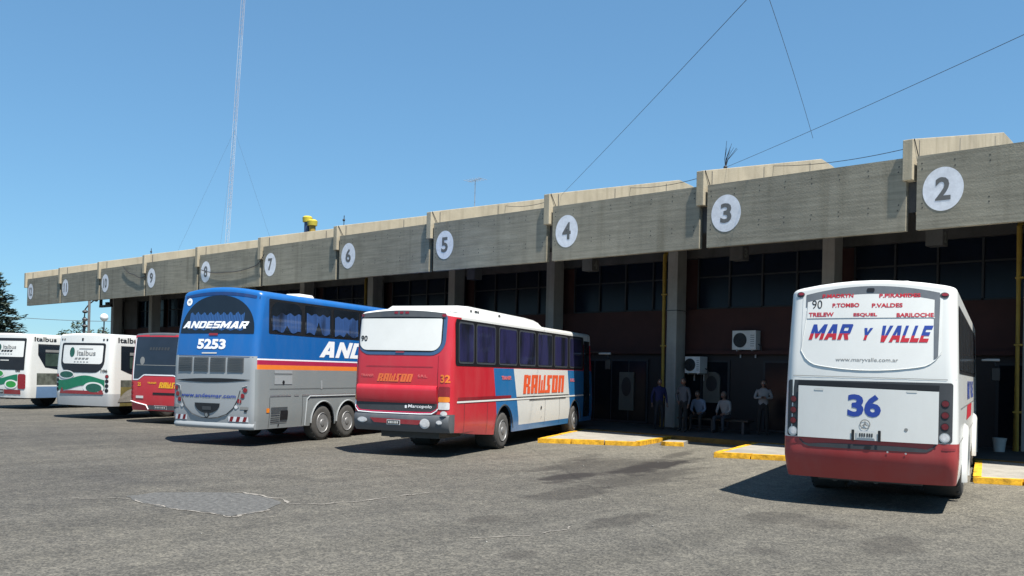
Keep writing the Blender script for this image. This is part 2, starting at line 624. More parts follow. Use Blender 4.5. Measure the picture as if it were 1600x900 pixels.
# ------------------------------------------------------------------ ground
def ground_material():
    m, t, b = nodes_of("asphalt")
    co = coords(t)
    # broad tone: worn and dusty near the bays, bluer and darker out in the yard
    big = N(t, "TexNoise")
    big.inputs['Scale'].default_value = .16
    big.inputs['Detail'].default_value = 6
    big.inputs['Roughness'].default_value = .6
    t.links.new(co, big.inputs['Vector'])
    tone = ramp(t, big.outputs[0], .34, (.068, .065, .060), .66, (.097, .091, .080))
    sep = N(t, "SeparateXYZ")
    t.links.new(co, sep.inputs[0])
    fx = N(t, "MapRange")
    fx.inputs['From Min'].default_value = -16
    fx.inputs['From Max'].default_value = -4
    t.links.new(sep.outputs[0], fx.inputs[0])
    tone = mix(t, fx.outputs[0], tone, mix(t, .5, tone, (.118, .114, .100)))
    fy = N(t, "MapRange")
    fy.inputs['From Min'].default_value = 11
    fy.inputs['From Max'].default_value = 20
    t.links.new(sep.outputs[1], fy.inputs[0])
    tone = mix(t, fy.outputs[0], tone, mix(t, .6, tone, (.175, .165, .138)))
    # stone grain: pale and dark chips in the binder
    vor = N(t, "TexVoronoi")
    vor.inputs['Scale'].default_value = 46
    t.links.new(co, vor.inputs['Vector'])
    chip = ramp(t, vor.outputs['Color'], .24, (.60, .60, .59), .88, (1.62, 1.58, 1.50))
    c = mix(t, .9, tone, chip, 'MULTIPLY')
    v2 = N(t, "TexVoronoi")
    v2.inputs['Scale'].default_value = 11
    t.links.new(co, v2.inputs['Vector'])
    chip2 = ramp(t, v2.outputs['Color'], .25, (.84, .84, .84), .9, (1.18, 1.17, 1.14))
    c = mix(t, .8, c, chip2, 'MULTIPLY')
    mid = N(t, "TexNoise")
    mid.inputs['Scale'].default_value = 1.4
    mid.inputs['Detail'].default_value = 8
    mid.inputs['Roughness'].default_value = .72
    t.links.new(co, mid.inputs['Vector'])
    c = mix(t, .8, c, ramp(t, mid.outputs[0], .35, (.80, .80, .81), .68, (1.16, 1.15, 1.12)), 'MULTIPLY')
    # long tyre-polished drag streaks along the bays
    st = N(t, "TexNoise")
    st.inputs['Scale'].default_value = 1.0
    st.inputs['Detail'].default_value = 5
    mpn = N(t, "Mapping")
    mpn.inputs['Rotation'].default_value = (0, 0, .3)
    mpn.inputs['Scale'].default_value = (1.3, .16, 1)
    cc = N(t, "TexCoord")
    t.links.new(cc.outputs['Object'], mpn.inputs[0])
    t.links.new(mpn.outputs[0], st.inputs['Vector'])
    c = mix(t, .6, c, ramp(t, st.outputs[0], .38, (.80, .80, .80), .62, (1.1, 1.1, 1.1)), 'MULTIPLY')
    # oil and drip stains under where the engines idle
    ns = N(t, "TexNoise")
    ns.inputs['Scale'].default_value = 1.5
    ns.inputs['Detail'].default_value = 7
    ns.inputs['Roughness'].default_value = .7
    t.links.new(co, ns.inputs['Vector'])
    for (x, y, rx, ry, ang, amt) in ((-11.1, 15.4, 2.2, 4.4, .22, .5), (-11.0, 16.7, .75, 2.1, .2, .95), (-10.7, 15.3, .65, 1.9, .15, .95), (-10.85, 13.5, .7, 1.5, .2, .85), (-12.2, 19.4, .45, 2.2, .25, .6), (-9.4, 11.6, .7, 1.7, .3, .45),
                                   (-13.2, 17.0, .5, 2.4, .3, .4), (-5.6, 12.0, 1.4, .8, .2, .35), (-13.8, 9.3, .8, .5, .2, .25), (-7.2, 10.0, .5, 1.2, .2, .4),
                                   (-6.6, 7.4, .45, .7, .5, .4), (-8.5, 8.8, .35, .6, .1, .35), (-4.9, 9.6, .5, .35, .4, .3), (-4.0, 11.2, .6, 1.0, .3, .35)):
        mp = N(t, "Mapping", vector_type='TEXTURE')
        mp.inputs['Location'].default_value = (x, y, 0)
        mp.inputs['Rotation'].default_value = (0, 0, ang)
        mp.inputs['Scale'].default_value = (rx, ry, 1)
        t.links.new(cc.outputs['Object'], mp.inputs[0])
        ln = N(t, "VectorMath", operation='LENGTH')
        t.links.new(mp.outputs[0], ln.inputs[0])
        a1 = N(t, "Math", operation='MULTIPLY_ADD')
        t.links.new(ns.outputs[0], a1.inputs[0])
        a1.inputs[1].default_value = 1.0
        t.links.new(ln.outputs['Value'], a1.inputs[2])
        ad = N(t, "Math", operation='MULTIPLY_ADD')
        t.links.new(st.outputs[0], ad.inputs[0])
        ad.inputs[1].default_value = 1.6
        t.links.new(a1.outputs[0], ad.inputs[2])
        f = ramp(t, ad.outputs[0], 1.15, (amt,) * 3, 1.75, (0, 0, 0))
        rn = f.node.color_ramp
        rn.elements[0].position, rn.elements[1].position = .88, 1.24
        sc = N(t, "Math", operation='MULTIPLY')
        t.links.new(ad.outputs[0], sc.inputs[0])
        sc.inputs[1].default_value = .5
        t.links.new(sc.outputs[0], f.node.inputs[0])
        c = mix(t, f, c, (.024, .021, .019))
    t.links.new(c, b.inputs['Base Color'])
    b.inputs['Roughness'].default_value = .88
    b.inputs['Specular IOR Level'].default_value = .3
    bp = N(t, "Bump")
    bp.inputs['Strength'].default_value = .55
    bp.inputs['Distance'].default_value = .012
    t.links.new(vor.outputs['Distance'], bp.inputs['Height'])
    t.links.new(bp.outputs[0], b.inputs['Normal'])
    return m


ASPH = ground_material()
g = MB()
g.add([(-1800, -1800, 0), (1800, -1800, 0), (1800, 1800, 0), (-1800, 1800, 0)], [(0, 1, 2, 3)], ASPH)
struct(g.build("ground", smooth=0))

PATCHM = mat("patch_asphalt", (.100, .098, .092), .9, var=.6, scale=14, bump=.6, bscale=60)
CRACKM = mat("crack_filler", (.24, .22, .19), .9, var=.3, scale=9)


def blob(cx, cy, rx, ry, ang, n=40, j=.12, seed=0):
    out = []
    for i in range(n):
        a = 2 * PI * i / n
        k = 1 + j * (noise.noise(Vector((math.cos(a) * 1.6 + seed, math.sin(a) * 1.6, 0))) * 2)
        x, y = rx * math.cos(a) * k, ry * math.sin(a) * k
        out.append((cx + x * math.cos(ang) - y * math.sin(ang), cy + x * math.sin(ang) + y * math.cos(ang)))
    return out


g = MB()
raw = [(-13.25, 6.03), (-13.39, 6.53), (-13.11, 7.01), (-12.58, 7.52), (-11.87, 7.58), (-11.21, 7.38), (-10.91, 6.98), (-10.74, 6.58), (-10.73, 6.3), (-11.2, 6.18), (-11.81, 6.04), (-12.51, 5.93)]
pts = []
for i in range(12):
    a, c = Vector(raw[i]), Vector(raw[(i + 1) % 12])
    for k in range(6):
        p = a.lerp(c, k / 6)
        nn = noise.noise_vector(Vector((p.x * 3, p.y * 3, 5)))
        pts.append((p.x + nn.x * .09, p.y + nn.y * .09))
g.add([(x, y, .004) for x, y in pts], [tuple(range(len(pts)))], PATCHM)
struct(g.build("asphalt_patch", smooth=0))


def ribbon(mb, pts, w, m, z, seed):
    """hairline crack: a wandering strip that breaks off and starts again"""
    fine = []
    for i in range(len(pts) - 1):
        for k in range(14):
            u = k / 14
            x = pts[i][0] + (pts[i + 1][0] - pts[i][0]) * u
            y = pts[i][1] + (pts[i + 1][1] - pts[i][1]) * u
            n = noise.noise_vector(Vector((x * 2.7, y * 2.7, seed)))
            n2 = noise.noise_vector(Vector((x * 9, y * 9, seed + 4)))
            fine.append((x + n.x * .12 + n2.x * .05, y + n.y * .12 + n2.y * .05))
    for i in range(len(fine) - 1):
        a, b = Vector(fine[i]), Vector(fine[i + 1])
        d = (b - a).normalized()
        p = Vector((-d.y, d.x))
        wa = w * max(0, .45 + 1.1 * noise.noise(Vector((a.x * 4, a.y * 4, seed + 9))))
        wb = w * max(0, .45 + 1.1 * noise.noise(Vector((b.x * 4, b.y * 4, seed + 9))))
        if wa + wb < .004:
            continue
        mb.add([(*(a + p * wa), z), (*(b + p * wb), z), (*(b - p * wb), z), (*(a - p * wa), z)], [(0, 1, 2, 3)], m)


g = MB()
ribbon(g, [(-13.58, 5.29), (-13.25, 5.61), (-13.06, 5.94), (-12.51, 5.9), (-11.81, 6.0), (-11.2, 6.12), (-10.7, 6.26), (-10.70, 6.60), (-10.88, 7.0)], .034, CRACKM, .008, 1)
ribbon(g, [(-13.02, 7.2), (-12.58, 7.58), (-11.87, 7.64), (-11.15, 7.47), (-10.82, 7.76), (-10.73, 8.38), (-10.85, 9.22), (-10.77, 9.9)], .034, CRACKM, .008, 2)
ribbon(g, [(-14.17, 9.45), (-14.12, 10.4), (-14.18, 11.69), (-14.18, 13.46)], .02, CRACKM, .008, 4)
ribbon(g, [(-7.6, 7.6), (-7.2, 8.3), (-7.3, 9.2)], .018, CRACKM, .008, 6)
struct(g.build("ground_crack", smooth=0))

# scattered grit and small litter lying on the yard
g = MB()
for i in range(70):
    u, v = random.random(), random.random()
    y = 5 + 15 * v
    x = -2 - 13 * u - .35 * y
    r = random.uniform(.006, .018)
    g.ball((x, y, r * .5), r, KERB, n=5, k=3, sq=(1, random.uniform(.6, 1), .6))
gr = g.build("grit", smooth=0)
gr['kind'] = 'stuff'

# ------------------------------------------------------------------ raised platform and bay islands
g = MB()
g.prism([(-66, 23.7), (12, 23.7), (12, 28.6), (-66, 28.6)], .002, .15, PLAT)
g.prism([(-66, 23.58), (12, 23.58), (12, 23.698), (-66, 23.698)], .002, .147, mat('shaded_yellow', (.16, .085, .012), .8, var=.5, scale=3))  # kerb yellow with the canopy's shade put into its colour
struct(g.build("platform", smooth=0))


def island(name, FL, FR, BR, BL, label, h=.125, kerbs='flr'):
    b = MB()
    poly = [FL, FR, BR, BL]
    ctr = Vector((sum(p[0] for p in poly) / 4, sum(p[1] for p in poly) / 4))
    w = .17
    FL, FR, BR, BL = (Vector(p) for p in (FL, FR, BR, BL))
    fd = (FR - FL).normalized()
    fn = Vector((-fd.y, fd.x))
    ld = (BL - FL).normalized()
    rd = (BR - FR).normalized()
    fl2, fr2 = FL + ld * w + fd * w * .9, FR + rd * w - fd * w * .9
    bl2, br2 = BL + fd * w * .9, BR - fd * w * .9
    slab = b
    slab.prism([tuple(fl2), tuple(fr2), tuple(br2), tuple(bl2)], .003, h - .006, KERB)
    o = slab.build(name, smooth=0)
    tag(o, label, "traffic island", "raised islands between the bus bays")
    # kerb stones: short lengths with open joints, each row one kerb part
    k = MB()

    def row(p, q, pi, qi):
        n = max(1, round((q - p).length / 1.0))
        for i in range(n):
            a0, a1 = i / n + .006, (i + 1) / n - .006
            dz = random.uniform(-.008, .006)
            j = random.uniform(-.008, .008)
            A, B_, C_, D_ = p.lerp(q, a0), p.lerp(q, a1), pi.lerp(qi, a1), pi.lerp(qi, a0)
            k.prism([(A.x, A.y + j), (B_.x, B_.y + j), (C_.x, C_.y), (D_.x, D_.y)], .002, h + dz, YEL)
    row(FL, FR, fl2, fr2)
    if 'l' in kerbs:
        row(FL + (BL - FL) * .04, BL, fl2, bl2)
    if 'r' in kerbs:
        row(FR + (BR - FR) * .04, BR, fr2, br2)
    k.build("kerb", o, smooth=0, bevel=.012)
    return o


island("bay_island", (-16.6, 19.15), (-14.3, 20.75), (-15.0, 23.5), (-18.5, 23.5), "low concrete island with yellow kerb beside the red and blue bus")
island("bay_island", (-11.3, 19.55), (-8.95, 20.75), (-9.9, 23.5), (-12.3, 23.5), "low concrete island with yellow kerb just left of the white bus")
island("bay_island", (-5.35, 19.2), (-3.0, 20.4), (-4.2, 23.5), (-6.5, 23.5), "low concrete island with yellow kerb at the right of the white bus")
island("bay_island", (-22.3, 18.9), (-20.2, 19.9), (-21.2, 23.5), (-23.7, 23.5), "low concrete island with yellow kerb between the red bus and the blue coach")
g = MB()
g.prism([(-14.15, 21.6), (-13.62, 21.9), (-13.95, 22.75), (-14.45, 22.5)], .002, .10, KERB)
g.prism([(-13.95, 21.55), (-13.50, 21.80), (-13.60, 21.885), (-14.12, 21.585)], .003, .115, YEL)
tag(g.build("kerb_block", smooth=0, bevel=.02), "short yellow topped concrete block lying right of an island corner", "kerb block")

# ------------------------------------------------------------------ terminal building
T = empty("bus_terminal", (-30, 28, 0))
tag(T, "long concrete bus terminal with numbered canopy panels over dark bays", "building")
T.matrix_world = Matrix.Translation((-30, 28, 0))


def tpart(mb, name, parent=None, **kw):
    """a part of the terminal, built in world metres"""
    o = mb.build(name, parent or T, **kw)
    if parent is None:
        for v in o.data.vertices:
            v.co -= Vector((-30, 28, 0))
    else:
        for v in o.data.vertices:
            v.co -= Vector((-30, 28, 0))
    return o


SP = 5.6
X0, YF, ZC, ZB, ZT = -6.913, 22.09, 6.43, 5.53, 7.265
YW = 28.0
XL, XR = -63.0, 9.0
# walls
b = MB()
b.box(((XL + XR) / 2, YW + .15, 3.55), (XR - XL, .3, 1.53), BROWN)
b.box(((XL + XR) / 2, YW + .42, 5.0), (XR - XL, .2, 4.6), BROWN)
tpart(b, "upper_wall", smooth=0)
b = MB()
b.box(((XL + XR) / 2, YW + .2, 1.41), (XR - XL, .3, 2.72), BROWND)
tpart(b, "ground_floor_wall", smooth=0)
b = MB()
b.box(((XL + XR) / 2, YW - .02, 2.80), (XR - XL, .38, .12), BROWN)
tpart(b, "ledge", smooth=0)
b = MB()
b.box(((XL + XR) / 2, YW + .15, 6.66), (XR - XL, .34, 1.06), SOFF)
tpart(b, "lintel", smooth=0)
b = MB()
b.box((XL + .35, YW + 3.0, 3.48), (.7, 6.6, 6.9), COLC)
b.box((-61.3, YW - .06, 5.2), (2.2, .1, 1.9), SOFF)
tpart(b, "end_wall", smooth=0)
b = MB()
b.box(((XL + XR) / 2, YW + 9, 3.5), (XR - XL, .3, 7), BROWN)
b.box((XR, YW + 4.6, 3.5), (.3, 9, 7), BROWN)
tpart(b, "rear_wall", smooth=0)
# shop doors and windows of the ground floor
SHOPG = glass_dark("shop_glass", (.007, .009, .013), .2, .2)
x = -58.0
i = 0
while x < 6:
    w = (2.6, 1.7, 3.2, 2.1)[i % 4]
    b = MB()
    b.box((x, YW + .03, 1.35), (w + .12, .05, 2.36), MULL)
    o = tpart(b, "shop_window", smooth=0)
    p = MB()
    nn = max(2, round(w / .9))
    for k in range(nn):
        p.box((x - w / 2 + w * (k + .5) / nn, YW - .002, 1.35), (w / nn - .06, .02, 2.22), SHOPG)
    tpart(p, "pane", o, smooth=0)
    x += w + (.9, 2.2, .7, 1.6)[i % 4]
    i += 1
# upper glazing, one window to each bay of columns
colx = [-6.1 - SP * k for k in range(-2, 11)]
for cx in colx:
    x1 = cx - .34
    x0 = x1 - SP + .68
    if x0 < XL + .6:
        continue
    b = MB()
    b.box(((x0 + x1) / 2, YW + .2, 5.22), (x1 - x0, .06, 1.82), GLAZ)
    o = tpart(b, "upper_window", smooth=0)
    m_ = MB()
    for k in range(5):
        m_.box((x0 + (x1 - x0) * k / 4, YW + .13, 5.22), (.06, .07, 1.82), MULL)
    m_.box(((x0 + x1) / 2, YW + .135, 5.45), (x1 - x0 - .05, .06, .05), MULL)
    m_.box(((x0 + x1) / 2, YW + .125, 4.345), (x1 - x0, .06, .06), MULL)
    tpart(m_, "window_frame", o, smooth=0)
for cx in colx:
    b = MB()
    b.box((cx - .08, YW - .62, 3.3), (.40, .6, 6.3), COLC)
    b.box((cx - .08, YW - .62, 6.55), (.34, .7, .24), COLC)
    o = tpart(b, "column", smooth=0, bevel=.02)
    if abs((cx + 6.1) / SP) < .1 or abs(cx + 6.1 + 2 * SP) < .1 or abs(cx + 6.1 + 5 * SP) < .1:
        p = MB()
        p.tube([(cx - .40, YW - .92, .15), (cx - .40, YW - .92, 6.2), (cx - .40, YW - .62, 6.5)], .075, PIPEY, 10)
        for z in (1.2, 3.0, 4.8):
            p.box((cx - .37, YW - .92, z), (.2, .17, .05), PIPEY)
        tpart(p, "drain_pipe", o)
    if -20 < cx < 0:
        p = MB()
        p.box((cx - .08, YW - .62, 4.24), (.42, .62, .03), DKGREY)
        tpart(p, "joint", o, smooth=0)
# roof slab, sloping up from the canopy edge
b = MB()
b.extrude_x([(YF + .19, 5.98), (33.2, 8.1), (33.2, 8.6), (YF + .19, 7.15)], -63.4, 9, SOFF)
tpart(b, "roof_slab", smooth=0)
# tapering roof beams whose tips stand between the fascia panels
BX = []
for k in range(-3, 11):
    xc = -7.69 - SP * k
    BX.append(xc)
    b = MB()
    b.extrude_x([(YF - .10, 6.71), (YF - .10, 7.67), (29.6, 9.42 + .02 * math.sin(k * 3)), (30.5, 9.34), (33.2, 8.9), (33.2, 7.7), (27.0, 6.9), (YF + .9, 6.0), (YF + .45, 6.71)], xc - .115, xc + .115, CREAM)
    o = tpart(b, "roof_beam", smooth=0, bevel=.012)
    # joints, drips and rust runs seen on the flank
    for yy in (YF + .35, YF + 3.4, YF + 6.6):
        p = MB()
        zt = 7.67 + (yy - YF + .1) * .2237
        p.box((xc + .117, yy, zt - .42), (.004, .03, .75), DKGREY)
        tpart(p, "joint", o, smooth=0)
# fascia panels with painted bay numbers
bolt = mat("bolt_hole", (.07, .068, .06), .9)
for k in range(-3, 11):
    xl, xr = X0 - k * SP - .587, X0 - k * SP + 4.769
    b = MB()
    b.box(((xl + xr) / 2, YF + .085, (ZB + ZT) / 2), (xr - xl, .17, ZT - ZB), FASC)
    fm = lambda a, z, off=.003: (a, YF - off, z)
    n = 8
    for j in range(n):
        xx = xl + .12 + (xr - xl - .3) * j / (n - 1)
        for z in (ZT - .19, ZT - .32, ZB + .62, ZB + .50):
            b.disc(fm, xx + random.uniform(-.015, .015), z + random.uniform(-.01, .01), .019, bolt, n=6)
    o = tpart(b, "fascia_panel", smooth=0)
    if k >= 0:
        d = MB()
        cx = X0 - k * SP
        d.disc(lambda a, z: (a, YF - .006, z), cx, ZC, .45, DISC, .508, n=40, M=1)
        num = str(k + 2)
        wd = .34 if len(num) == 1 else .46
        text(d, num, lambda a, z: (a, YF - .010, z), cx - wd / 2, cx + wd / 2, ZC - .265, ZC + .275, NUM, bold=.028)
        tpart(d, "bay_number", o, smooth=0)
# hanging bay boards under the canopy, number on the end face
for k in range(0, 4):
    xx = -7.8 - SP * k
    h = MB()
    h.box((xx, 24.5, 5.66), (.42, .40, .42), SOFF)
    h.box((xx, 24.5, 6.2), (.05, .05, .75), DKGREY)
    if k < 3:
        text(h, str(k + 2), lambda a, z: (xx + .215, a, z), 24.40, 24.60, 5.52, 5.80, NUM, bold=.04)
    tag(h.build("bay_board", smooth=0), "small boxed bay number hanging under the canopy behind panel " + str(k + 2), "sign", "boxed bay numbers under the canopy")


# ------------------------------------------------------------------ buses
class Bus:
    def __init__(s, name, label, loc, th, W, L, zb, zsh, rr, crown, taper=.035, lean=.16, lean0=1.0, bow=.06, rc=.16, arches=(), levels=(), ys=(), matfn=None,
                 crown0=2.4, tuck=0.03, rtuck=.12, y00=0.0, zbf=None, group="buses and coaches parked at the terminal", front_rake=.3, cuts=()):
        s.W, s.L, s.zb, s.zsh, s.rr, s.crown, s.taper, s.lean, s.lean0, s.bow, s.rc = W, L, zb, zsh, rr, crown, taper, lean, lean0, bow, rc
        s.tuck = tuck
        s.rtuck = rtuck
        s.y00 = y00
        s.crown0 = crown0
        s.root = empty(name, (loc[0], loc[1], 0), -th)
        tag(s.root, label, "bus", group)
        A = []
        for yc, r, zc in arches:
            A += [yc + r * math.sin(PI / 2 * k / 6) * sg for k in range(7) for sg in (-1, 1)] + [yc + r * 1.001, yc - r * 1.001]
        y0m = lean + bow + rc + y00 + .08
        Y = sorted(set([round(v, 4) for v in A + list(ys) + [y0m + (L - .6 - y0m) * i / 10 for i in range(11)] if y0m - .02 <= v <= L - .55]))
        lv = sorted(set(levels) | {zsh})
        rows = [('arch', zb)] + [('z', z) for z in lv]
        for i in range(1, 6):
            t = PI / 2 * i / 5
            rows.append(('roof', rr * (1 - math.cos(t)), rr * math.sin(t)))
        rows.append(('roof', .35 * W, rr + .015))
        nR, nC = 9, 6
        vs = []
        info = []
        for row in rows:
            kind = row[0]
            z = row[1] if kind != 'roof' else zsh
            ins = row[1] if kind == 'roof' else 0
            dz = row[2] if kind == 'roof' else 0
            w = s.w(z) - ins
            r = max(rc - ins * .6, .03)
            y0 = s.y0(z) + ins * .8
            L2 = L - max(0, (z - 1.2)) * front_rake * .35 - ins
            pts = []
            for i in range(nR):
                x = -(w - r) + 2 * (w - r) * i / (nR - 1)
                pts.append((x, y0 + bow * (x / (w - r)) ** 2, 'r'))
            for i in range(1, nC + 1):
                a = PI / 2 * i / nC
                pts.append((w - r + r * math.sin(a), y0 + bow + r * (1 - math.cos(a)), 'r'))
            for y in Y:
                pts.append((w, y, 's'))
            rf = .22
            for i in range(nC + 1):
                a = PI / 2 * i / nC
                pts.append((w - rf + rf * math.cos(a), L2 - rf + rf * math.sin(a), 'f'))
            h = len(pts)
            left = [(-p[0], p[1], p[2]) for p in pts[nR:][::-1]]
            pts = pts + left
            n = len(pts)
            for x, y, k in pts:
                zz = z
                if zbf and z < 1.0:
                    zz = max(zz, zbf(y))
                if k == 's' and kind != 'roof':
                    for yc, ra, zc in arches:
                        if abs(y - yc) <= ra:
                            zz = max(zz, zc + math.sqrt(max(0, ra * ra - (y - yc) ** 2)))
                q = max(0, min(1, (z - crown0) / (zsh - crown0)))
                zz += dz + crown * q * (1 - min(1, abs(x) / s.w(zsh)) ** 2)
                vs.append((x, y, zz))
        mb = MB()
        nr = len(rows)
        mb.v = vs
        bm = bmesh.new()
        bv = [bm.verts.new(v) for v in vs]
        for i in range(nr - 1):
            for j in range(n):
                f = (i * n + j, i * n + (j + 1) % n, (i + 1) * n + (j + 1) % n, (i + 1) * n + j)
                if max((Vector(vs[f[0]]) - Vector(vs[f[3]])).length, (Vector(vs[f[1]]) - Vector(vs[f[2]])).length) < 1e-5:
                    continue
                bm.faces.new([bv[q] for q in f])
        bm.faces.new([bv[(nr - 1) * n + j] for j in range(n)])
        bmesh.ops.remove_doubles(bm, verts=bm.verts[:], dist=1e-5)
        for co, no in cuts:
            bmesh.ops.bisect_plane(bm, geom=bm.verts[:] + bm.edges[:] + bm.faces[:], plane_co=co, plane_no=no)
        bm.verts.index_update()
        mb.v = [tuple(v.co) for v in bm.verts]
        for f in bm.faces:
            c = f.calc_center_median()
            mb.f.append(tuple(v.index for v in f.verts))
            top = c.z > zsh + rr * .55
            mb.m.append(mb.mi(matfn(c.x, c.y, c.z, 99 if top else 0)))
        bm.free()
        s.mb = mb

    def w(s, z):
        v = s.W / 2 - max(0, z - 1.25) * s.taper
        if z < .75:
            v -= (.75 - z) * s.tuck / .3
        return v

    def y0(s, z):
        t = max(0, z - s.lean0) / (s.zsh - s.lean0)
        lo = max(0, .75 - z) * .12 if s.rtuck == .12 else max(0, .84 - z) ** 1.5 * s.rtuck
        return s.lean * t ** 1.4 + lo + s.y00

    def rear(s, off=.004):
        def f(x, z):
            zo = z
            if z > s.crown0:   # undo the roof crown, so the patch lies on the body
                h = s.zsh - s.crown0
                c = s.crown * (1 - min(1, abs(x) / s.w(s.zsh)) ** 2)
                z = (z + c * s.crown0 / h) / (1 + c / h)
            w = s.w(min(z, s.zsh))
            wr = w - s.rc
            xx = min(abs(x), w - .002)
            y = s.y0(min(z, s.zsh)) + s.bow * min(xx / wr, 1) ** 2
            if xx > wr:
                d = min((xx - wr) / s.rc, .999)
                y += s.rc * (1 - math.sqrt(1 - d * d))
            return (x, y - off, zo)
        return f

    def side(s, sgn=1, off=.004):
        return lambda y, z: (sgn * (s.w(z) + off), y, z)

    def wheel(s, x, y, r, wd, dish=.07, dusty=True):
        """tyre with a steel disc wheel; x is the outer face"""
        sg = 1 if x > 0 else -1
        m = MB()
        t = DUSTRUB if dusty else RUBBER
        prof = [(r * .56, 0), (r * .80, .012), (r * .93, -.01), (r * .985, -.035), (r, -.07), (r, -wd + .06), (r * .95, -wd), (r * .5, -wd)]
        m.lathe([(a, b * sg) for a, b in prof], t, (x, y, r), 'x', 32)
        for k in range(22):   # shoulder lugs
            a = 2 * PI * k / 22
            m.box((x - sg * .05, y + r * .992 * math.cos(a), r + r * .992 * math.sin(a)), (.05, .03, .03), RUBBER)
        o = m.build("wheel", s.root)
        m = MB()
        prof = [(r * .58, .004), (r * .555, .018), (r * .53, 0), (r * .50, -.05), (r * .42, -dish), (r * .28, -dish * .9), (r * .25, -.02), (r * .18, .02), (r * .05, .03)]
        m.lathe([(a, b * sg) for a, b in prof], STEEL, (x, y, r), 'x', 30)
        for k in range(10):
            a = 2 * PI * k / 10
            m.lathe([(.018, -dish * sg), (.018, (-dish + .04) * sg)], GALV, (x, y + r * .335 * math.cos(a), r + r * .335 * math.sin(a)), 'x', 6)
            a += PI / 10
            m.lathe([(.034, (-dish + .006) * sg), (.034, (-dish + .008) * sg)], BLACK, (x, y + r * .455 * math.cos(a), r + r * .455 * math.sin(a)), 'x', 10)
        m.build("rim", o)
        return o

    def under(s, wells):
        """chassis, floor and dark wheel housings"""
        m = MB()
        z1 = 1.12
        m.box((0, s.L / 2, z1), (s.W - .16, s.L - 1.0, .02), BLACK)
        m.box((0, s.L / 2, .75), (1.0, s.L - 1.6, .62), BLACK)
        m.box((0, 1.0, .62), (1.5, 1.2, .45), DKGREY)
        for yc, r in wells:
            m.box((0, yc - r - .05, .85), (s.W - .22, .05, .62), BLACK)
            m.box((0, yc + r + .05, .85), (s.W - .22, .05, .62), BLACK)
            m.tube([(-s.W / 2 + .5, yc, .5), (s.W / 2 - .5, yc, .5)], .09, BLACK, 8)
        for k in range(3):
            m.tube([(-.5 + k * .3, .4, .42), (-.5 + k * .35, 2.2, .40)], .05, DKGREY, 6)
        return m.build("chassis", s.root, smooth=0)

    def part(s, mb, name, parent=None, **kw):
        return mb.build(name, parent or s.root, **kw)

    def lamp(s, x, z, r, m, off=.01, bez=BLACK, name="tail_lamp", dome=.004, mapf=None):
        """round lamp: bezel ring and a domed lens"""
        mp = (mapf or s.rear)
        a = MB()
        a.disc(mp(off), x, z, r * 1.22, bez, n=14)
        for i in range(4):
            t0 = i / 4
            rr = r * math.sqrt(max(.02, 1 - t0 * t0))
            a.disc(mp(off + .004 + dome * t0), x, z, rr, m, n=14)
        return s.part(a, name)


def lett(bus, name, txt, mp, a0, a1, b0, b1, m, bold=.02, shear=0, split=None, m2=None, spacing=1.0, parent=None):
    t = MB()
    text(t, txt, mp, a0, a1, b0, b1, m, bold, shear, split, m2, spacing)
    return t.build(name, parent or bus.root, smooth=0)


BLOCK = {"R": [(0, .37, 0, 1), (.37, .5, .85, 1), (.37, .5, .38, .52), (.5, .86, .52, .97), (.5, .74, .38, .52), (.52, .90, 0, .38)], "A": [(0, .38, 0, 1), (.38, .5, .85, 1), (.38, .5, .34, .48), (.5, .88, 0, 1)],
         "W": [(0, .27, 0, 1), (.27, .37, 0, .15), (.37, .60, 0, .72), (.60, .70, 0, .15), (.70, .97, 0, 1)], "S": [(.22, .92, .84, 1), (.22, .60, .44, .84), (.34, .72, .16, .44), (0, .72, 0, .16)],
         "O": [(0, .38, 0, 1), (.38, .5, 0, .15), (.38, .5, .85, 1), (.5, .88, 0, 1)], "N": [(0, .38, 0, 1), (.38, .5, .85, 1), (.5, .88, 0, 1)]}


def block(bus, name, txt, mp, a0, a1, b0, b1, m, shear=.18):
    """heavy slanted sign-writer's block capitals"""
    t = MB()
    n = len(txt)
    sh = shear * (b1 - b0) * (1 if a1 > a0 else -1)
    cw = (a1 - a0 - sh) / (n - .04)
    for i, ch in enumerate(txt):
        for x0, x1, y0, y1 in BLOCK[ch]:
            P = lambda x, y: (a0 + (i + x) * cw + sh * y, b0 + (b1 - b0) * y)
            t.quad(mp, [P(x0, y0), P(x1, y0), P(x1, y1), P(x0, y1)], m, 1, 1)
    return t.build(name, bus.root, smooth=0)


